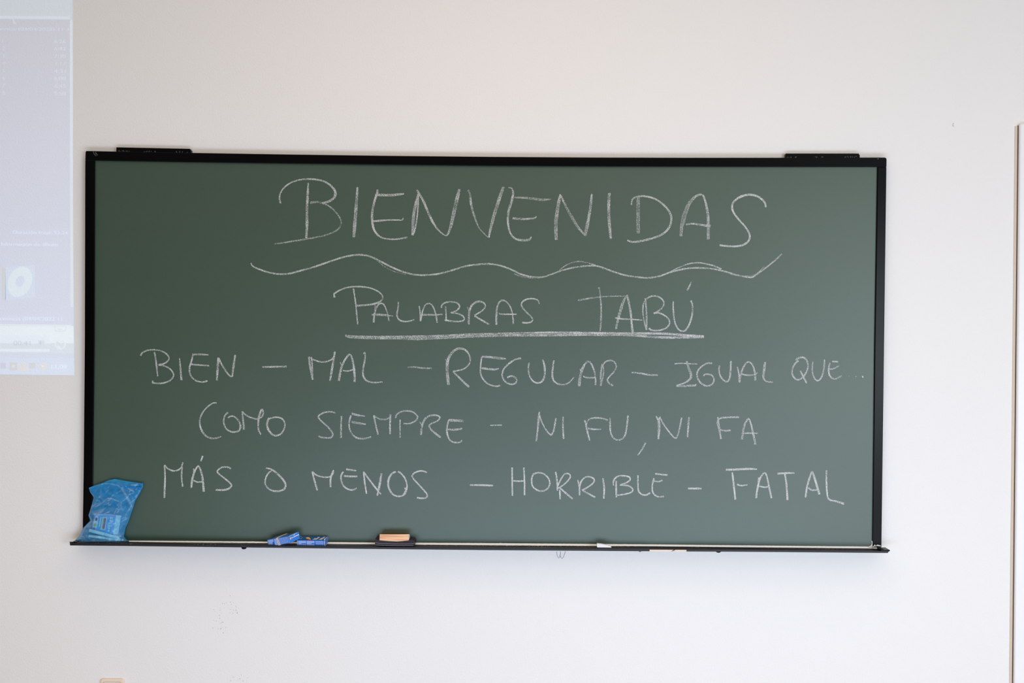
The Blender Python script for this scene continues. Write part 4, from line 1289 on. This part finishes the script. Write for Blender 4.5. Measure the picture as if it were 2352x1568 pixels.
bag0 = P(235, 1244, -0.045)
bag = thing('plastic_bag', (bag0.x, bag0.y, bag0.z), 'crumpled see-through blue plastic bag standing on the left end of the tray', 'plastic bag')
v, f, mk = sheet(True)
fo = mesh_obj('front_film', v, f, M['bag'], bag, smooth=True)
fo.data.attributes.new('milky', 'FLOAT', 'POINT').data.foreach_set('value', mk)
v, f, mk = sheet(False)
mesh_obj('back_film', v, f, M['bag_back'], bag, smooth=True)
slab('zip_strip', [(272, 1117.2), (300, 1118.4), (327.2, 1118.6), (326.6, 1121.6), (300, 1120.8), (276, 1118.8)], -0.0385, -0.0380, M['zip'], bag)
# what the bag holds
M['pack_blue'] = plain('pack_blue', lin(120, 170, 226), rough=0.5)
FLt, FRt, BRt = P(216.5, 1179.3, -0.0405), P(266.7, 1183.2, -0.0445), P(278.2, 1184.2, -0.0310)
dn = P(259.5, 1226.5, -0.0440) - FRt
FLt, FRt, BRt, dn = Vector(FLt), Vector(FRt), Vector(BRt), Vector(dn)
BLt = FLt + (BRt - FRt)
v8 = [FLt + dn, FRt + dn, FRt, FLt, BLt + dn, BRt + dn, BRt, BLt]
base = (v8[0] + v8[1] + v8[4] + v8[5]) / 4
pk = thing('chalk_box', tuple(base), 'pale blue chalk box standing on its end inside the plastic bag', 'chalk box', 'blue boxes of chalk')
mesh_obj('carton', v8, BOXF, [M['pack_blue'], M['white_print']], pk, fmat=[0, 0, 0, 1, 1, 0])
fr = (v8[0], v8[1], v8[2], v8[3])
prints('badge', fr, [ell(.13, .52, .105, .40)], M['white_print'], pk)
prints('red_mark', fr, [ell(.14, .72, .05, .10), ell(.11, .22, .06, .07)], M['red_print'], pk, .0005)
prints('yellow_mark', fr, [ell(.12, .42, .06, .09)], M['yellow_print'], pk, .0005)
prints('picture_frame', fr, [rect(.40, .62, .20, .86)], M['white_print'], pk)
prints('picture', fr, [rect(.44, .49, .24, .82)], M['yellow_print'], pk, .0005)
prints('picture_red', fr, [rect(.49, .58, .24, .82)], M['red_print'], pk, .0005)
prints('lettering', fr, [rect(.30, .35, .35, .85)] + [rect(.74, .82, a, a + .09) for a in (.12, .25, .38, .52, .66, .80)] + [rect(.70, .73, .3, .6), rect(.85, .87, .55, .9)], M['white_print'], pk)

sticks = [((205, 1217.5), (240, 1226.5), 0.0052, -0.0500), ((241, 1226.8), (274, 1235.6), 0.0052, -0.0490), ((204, 1230.5), (241, 1235.3), 0.0042, -0.0510), ((242, 1235.5), (277, 1239.4), 0.0042, -0.0465)]
labs = ['white chalk stick in the bag, upper left one under the pale blue box', 'white chalk stick in the bag, upper right one below the pale blue box',
        'white chalk stick at the bottom of the bag, lower left one', 'white chalk stick at the bottom of the bag, lower right one reaching towards the corner']
for (a, b, r, y), lb in zip(sticks, labs):
    p0, p1 = P(*a, y), P(*b, y)
    o = tube('chalk_stick', [p0, lerp(p0, p1, .03), lerp(p0, p1, .97), p1], [r * .86, r, r, r * .86], M['chalk_solid'], n=14)
    tag(o, lb, 'chalk', 'chalk sticks in the bag')
p0, p1 = P(279.5, 1239.6, -0.0430), P(283.5, 1240.0, -0.0420)
tag(tube('chalk_stub', [p0, p1], 0.0036, M['chalk_solid'], n=12), 'tiny white chalk stub in the lower right corner of the blue bag', 'chalk')

# ---------------------------------------------------------------- wall socket at the bottom edge


def rrect(x0, x1, z0, z1, r, n=6):
    pts = []
    for (cx, cz, a0) in ((x1 - r, z1 - r, 0), (x0 + r, z1 - r, 90), (x0 + r, z0 + r, 180), (x1 - r, z0 + r, 270)):
        for k in range(n + 1):
            a = math.radians(a0 + 90 * k / n)
            pts.append((cx + r * math.cos(a), cz + r * math.sin(a)))
    return pts


def plate(name, pts, y0, y1, mat, parent, bevel=0):
    f = [Vector((x, y0, z)) for x, z in pts]
    b = [Vector((x, y1, z)) for x, z in pts]
    k = len(f)
    return mesh_obj(name, f + b, [tuple(range(k)), tuple(range(2 * k - 1, k - 1, -1))] + [(i, (i + 1) % k, k + (i + 1) % k, k + i) for i in range(k)], mat, parent, bevel=bevel)


tl, tr = P(231, 1559, -0.008), P(284.5, 1559, -0.008)
wd = tr.x - tl.x
sock = thing('wall_socket', (tl.x + wd / 2, 0.0, tl.z - wd), 'cream wall socket with a white insert, low on the wall below the plastic bag', 'wall socket')
plate('socket_frame', rrect(tl.x, tr.x, tl.z - wd, tl.z, 0.0085), -0.009, -0.0002, M['cream_plastic'], sock, 0.002)
q = 0.0085
plate('groove', rrect(tl.x + q, tr.x - q, tl.z - wd + q, tl.z - q, 0.006), -0.0093, -0.003, M['seam_brown'], sock)
q = 0.0096
ins = plate('insert', rrect(tl.x + q, tr.x - q, tl.z - wd + q, tl.z - q, 0.005), -0.0102, -0.003, M['white_plastic'], sock, 0.0008)
cx, cz = tl.x + wd / 2, tl.z - wd / 2
well = [(cx + 0.019 * math.cos(6.2832 * k / 28), cz + 0.019 * math.sin(6.2832 * k / 28)) for k in range(28)]
plate('socket_well', well, -0.0106, -0.004, M['cream_plastic'], sock)
for s in (-1, 1):
    hp = [(cx + s * 0.0095 + 0.0026 * math.cos(6.2832 * k / 12), cz + 0.0026 * math.sin(6.2832 * k / 12)) for k in range(12)]
    plate('pin_hole', hp, -0.0108, -0.005, M['gap'], sock)

# ---------------------------------------------------------------- projected picture, the projector's light put into glowing panels
Y_S = -0.0006
zt, zb = P(80, 0, 0).z, P(80, 860, 0).z
scr_add = (0.045, 0.110, 0.235, 1)
M['scr'] = projected_glow_mat('projected_blue', scr_add, (zb, zt, (0.012, 0.040, 0.110, 1)))
M['scr_light'] = projected_glow_mat('projected_pale', (0.10, 0.17, 0.25, 1))
M['scr_title'] = projected_glow_mat('projected_title', (0.03, 0.11, 0.165, 1))
M['scr_text'] = projected_glow_mat('projected_text', (0.115, 0.165, 0.235, 1))
M['scr_text2'] = projected_glow_mat('projected_text_low', (0.145, 0.225, 0.315, 1))
M['scr_yellow'] = projected_glow_mat('projected_yellow', (0.105, 0.135, 0.125, 1))
M['scr_white'] = projected_glow_mat('projected_white', (0.165, 0.255, 0.305, 1))
M['scr_cyan'] = projected_glow_mat('projected_disc', (0.105, 0.21, 0.27, 1))
M['scr_grey'] = projected_glow_mat('projected_grey', (0.06, 0.14, 0.20, 1))
M['scr_dark'] = projected_glow_mat('projected_dark', (0.01, 0.05, 0.10, 1))
M['scr_bar'] = projected_glow_mat('projected_taskbar', (0.045, 0.130, 0.255, 1))
M['scr_purple'] = projected_glow_mat('projected_purple', (0.01, 0.04, 0.17, 1))
M['scr_orange'] = projected_glow_mat('projected_orange', (0.11, 0.12, 0.13, 1))
M['scr_brownish'] = projected_glow_mat('projected_brown', (0.03, 0.07, 0.10, 1))

sc0 = P(-300, 861, 0)
scr = thing('projected_light_panel', (sc0.x, Y_S, sc0.z), 'pale projected music player window made as a glowing panel on the wall left of the chalkboard', 'projected image')


def panel(name, poly, mat, lay=1, parent=None):
    return slab(name, poly, Y_S - 0.0003 * lay, Y_S - 0.0003 * lay + 0.00028, mat, parent or scr)


panel('picture_area', [(-1100, -420), (163.5, -420), (166.5, 0), (167, 250), (167.5, 500), (169, 700), (170.5, 861.5), (-1100, 849)], M['scr'], 0)
panel('title_bar', [(-1100, -420), (166.4, -420), (166.6, 46), (-1100, 34)], M['scr_title'])
panel('title_bar', [(-1100, 26), (160, 38), (160, 44), (-1100, 32)], M['scr_light'], 2)
panel('side_strip', [(160.5, 46), (166.5, 46), (167, 400), (168.5, 705), (162, 705), (160.5, 400)], M['scr_light'])
panel('divider_line', [(-1100, 734), (163, 746), (163, 747.8), (-1100, 735.8)], M['scr_white'])
panel('control_bar', [(-1100, 737), (168.5, 749), (169, 788), (-1100, 776)], M['scr_white'])
panel('control_bar', [(-1100, 776), (169, 788), (169.5, 812), (-1100, 800)], M['scr_grey'])
panel('time_display', [(-1100, 758), (116, 769), (116, 789), (-1100, 778)], M['scr_text2'], 2)
panel('time_display', [(-1100, 796), (114, 801.5), (112, 808), (-1100, 801)], M['scr_text2'], 2)
panel('taskbar', [(-1100, 811), (170, 823), (170.4, 861.3), (-1100, 849)], M['scr_bar'])


def words(name, txt, px, py, cap, mat, right=None, parent=None):
    """lettering of the projected picture; cap is the letter height in photo pixels, py the base line"""
    cu = bpy.data.curves.new('lettering', 'FONT')
    cu.body = txt
    cu.size = cap * 0.0014 / 0.70
    to = bpy.data.objects.new('lettering', cu)
    COL.objects.link(to)
    dg = bpy.context.evaluated_depsgraph_get()
    me = bpy.data.meshes.new_from_object(to.evaluated_get(dg))
    bpy.data.objects.remove(to)
    xs_ = [v.co.x for v in me.vertices]
    o0 = P(px, py, Y_S - 0.0012)
    k = 1.0
    if right is not None:
        o1 = P(right, py, Y_S - 0.0012)
        k = (o1.x - o0.x) / (max(xs_) - min(xs_))
    x0 = min(xs_)
    verts = [(o0.x + (v.co.x - x0) * k, Y_S - 0.0012, o0.z + v.co.y) for v in me.vertices]
    faces = [tuple(p.vertices) for p in me.polygons]
    bpy.data.meshes.remove(me)
    return mesh_obj(name, verts, faces, mat, parent or scr)


words('title_text', 'ponencia (04/04/2022) 11 3', -22, 69, 7, M['scr_text'], 158)
for i, (t, d) in enumerate((('1', '6:26'), ('2', '6:42'), ('3', '7:30'), ('4', '4:17'), ('5', '4:31'), ('6', '6:08'), ('7', '6:45'), ('8', '5:50'))):
    y = 98 + i * 17.1
    mt = M['scr_yellow'] if i == 3 else M['scr_text']
    words('track_number', t, 5, y, 8.5, mt)
    words('track_time', d, 124, y + 1, 8.5, mt, 150)
words('total_time', 'Duración total: 53:24', 29, 537, 8, M['scr_text2'], 155)
words('album_heading', 'Información de álbum', 2, 564, 8, M['scr_text2'], 131)
words('status_text', 'ponencia (04/04/2022 11', -8, 735, 8.5, M['scr_text2'], 142)
words('elapsed_time', '00:41', 31, 792.5, 10.5, M['scr_dark'], 70)
words('clock', '11:09', 118, 846.5, 9.5, M['scr_white'], 153)
# album disc in its sleeve
panel('disc_sleeve', [(13, 613), (79, 608), (79.5, 683), (40, 687), (12, 690)], M['scr_bar'], 1)
panel('sleeve_spine', [(4, 614), (13, 613), (13, 688), (5, 690)], M['scr_brownish'], 1)
verts, faces = [], []
for k in range(40):
    a = 6.2832 * k / 40
    for r in (1.0, 0.37):
        # the disc leans: an ellipse with its long axis tilted
        ux, uz = 27.5 * math.cos(a) * r + 6 * math.sin(a) * r, 35 * math.sin(a) * r
        verts.append(P(45.5 + ux, 647 - uz - (0 if r == 1 else 1), Y_S - 0.0008))
for k in range(40):
    j = (k + 1) % 40
    faces.append((2 * k, 2 * j, 2 * j + 1, 2 * k + 1))
mesh_obj('disc', verts, faces, M['scr_cyan'], scr)
# buttons and taskbar icons
circ = lambda x, y, r, n=20: [(x + r * math.cos(6.2832 * k / n), y + r * math.sin(6.2832 * k / n)) for k in range(n)]
panel('menu_tab', [(124, 747.5), (153, 748), (151, 759), (148, 761), (129, 761), (126, 759)], M['scr_grey'], 2)
panel('menu_tab', [(126, 749), (151, 749.5), (149.5, 757.5), (147, 759.3), (130, 759.3), (127.5, 757.5)], M['scr_white'], 3)
panel('menu_tab', [(132, 754.5), (144, 754.8), (144, 756.6), (132, 756.4)], M['scr_grey'], 4)
panel('play_button', circ(138.5, 790, 12.5), M['scr_white'], 2)
panel('play_button', circ(138.5, 790, 10), M['scr_grey'], 3)
panel('play_button', [(131, 783), (140, 780.5), (146, 787), (139, 789)], M['scr_white'], 4)
panel('play_button', [(131, 793), (137, 795), (140, 800), (134, 799)], M['scr_white'], 4)
panel('mode_icon', [(88, 781), (102, 781), (104, 796), (88, 796)], M['scr_grey'], 3)
panel('mode_icon', [(91, 784), (95, 784), (95, 791), (91, 791)], M['scr_dark'], 4)
panel('taskbar_icon', [(1, 833), (14, 833), (14, 846), (1, 846)], M['scr_purple'], 2)
panel('taskbar_icon', [(22, 832), (40, 832), (40, 850), (22, 850)], M['scr_brownish'], 2)
panel('taskbar_icon', circ(30.5, 841, 4), M['scr_yellow'], 3)
panel('taskbar_icon', [(43, 837), (53, 832.5), (63, 837), (62, 852), (45, 852)], M['scr_orange'], 2)
panel('taskbar_icon', [(67, 833), (82, 833), (82, 846), (67, 846)], M['scr_brownish'], 2)
panel('taskbar_icon', [(69, 849), (74, 849), (74, 851.5), (69, 851.5)], M['scr_grey'], 2)
panel('taskbar_icon', [(81, 849), (86, 849), (86, 851.5), (81, 851.5)], M['scr_grey'], 2)
panel('taskbar_icon', circ(99, 841.5, 8.5), M['scr_orange'], 2)
panel('taskbar_icon', circ(98, 841, 2.2), M['scr_white'], 3)
panel('mouse_pointer', [(27, 40), (37, 55), (31, 56)], M['scr_yellow'], 3)

for o in bpy.data.objects:
    if '_org' in o:
        del o['_org']
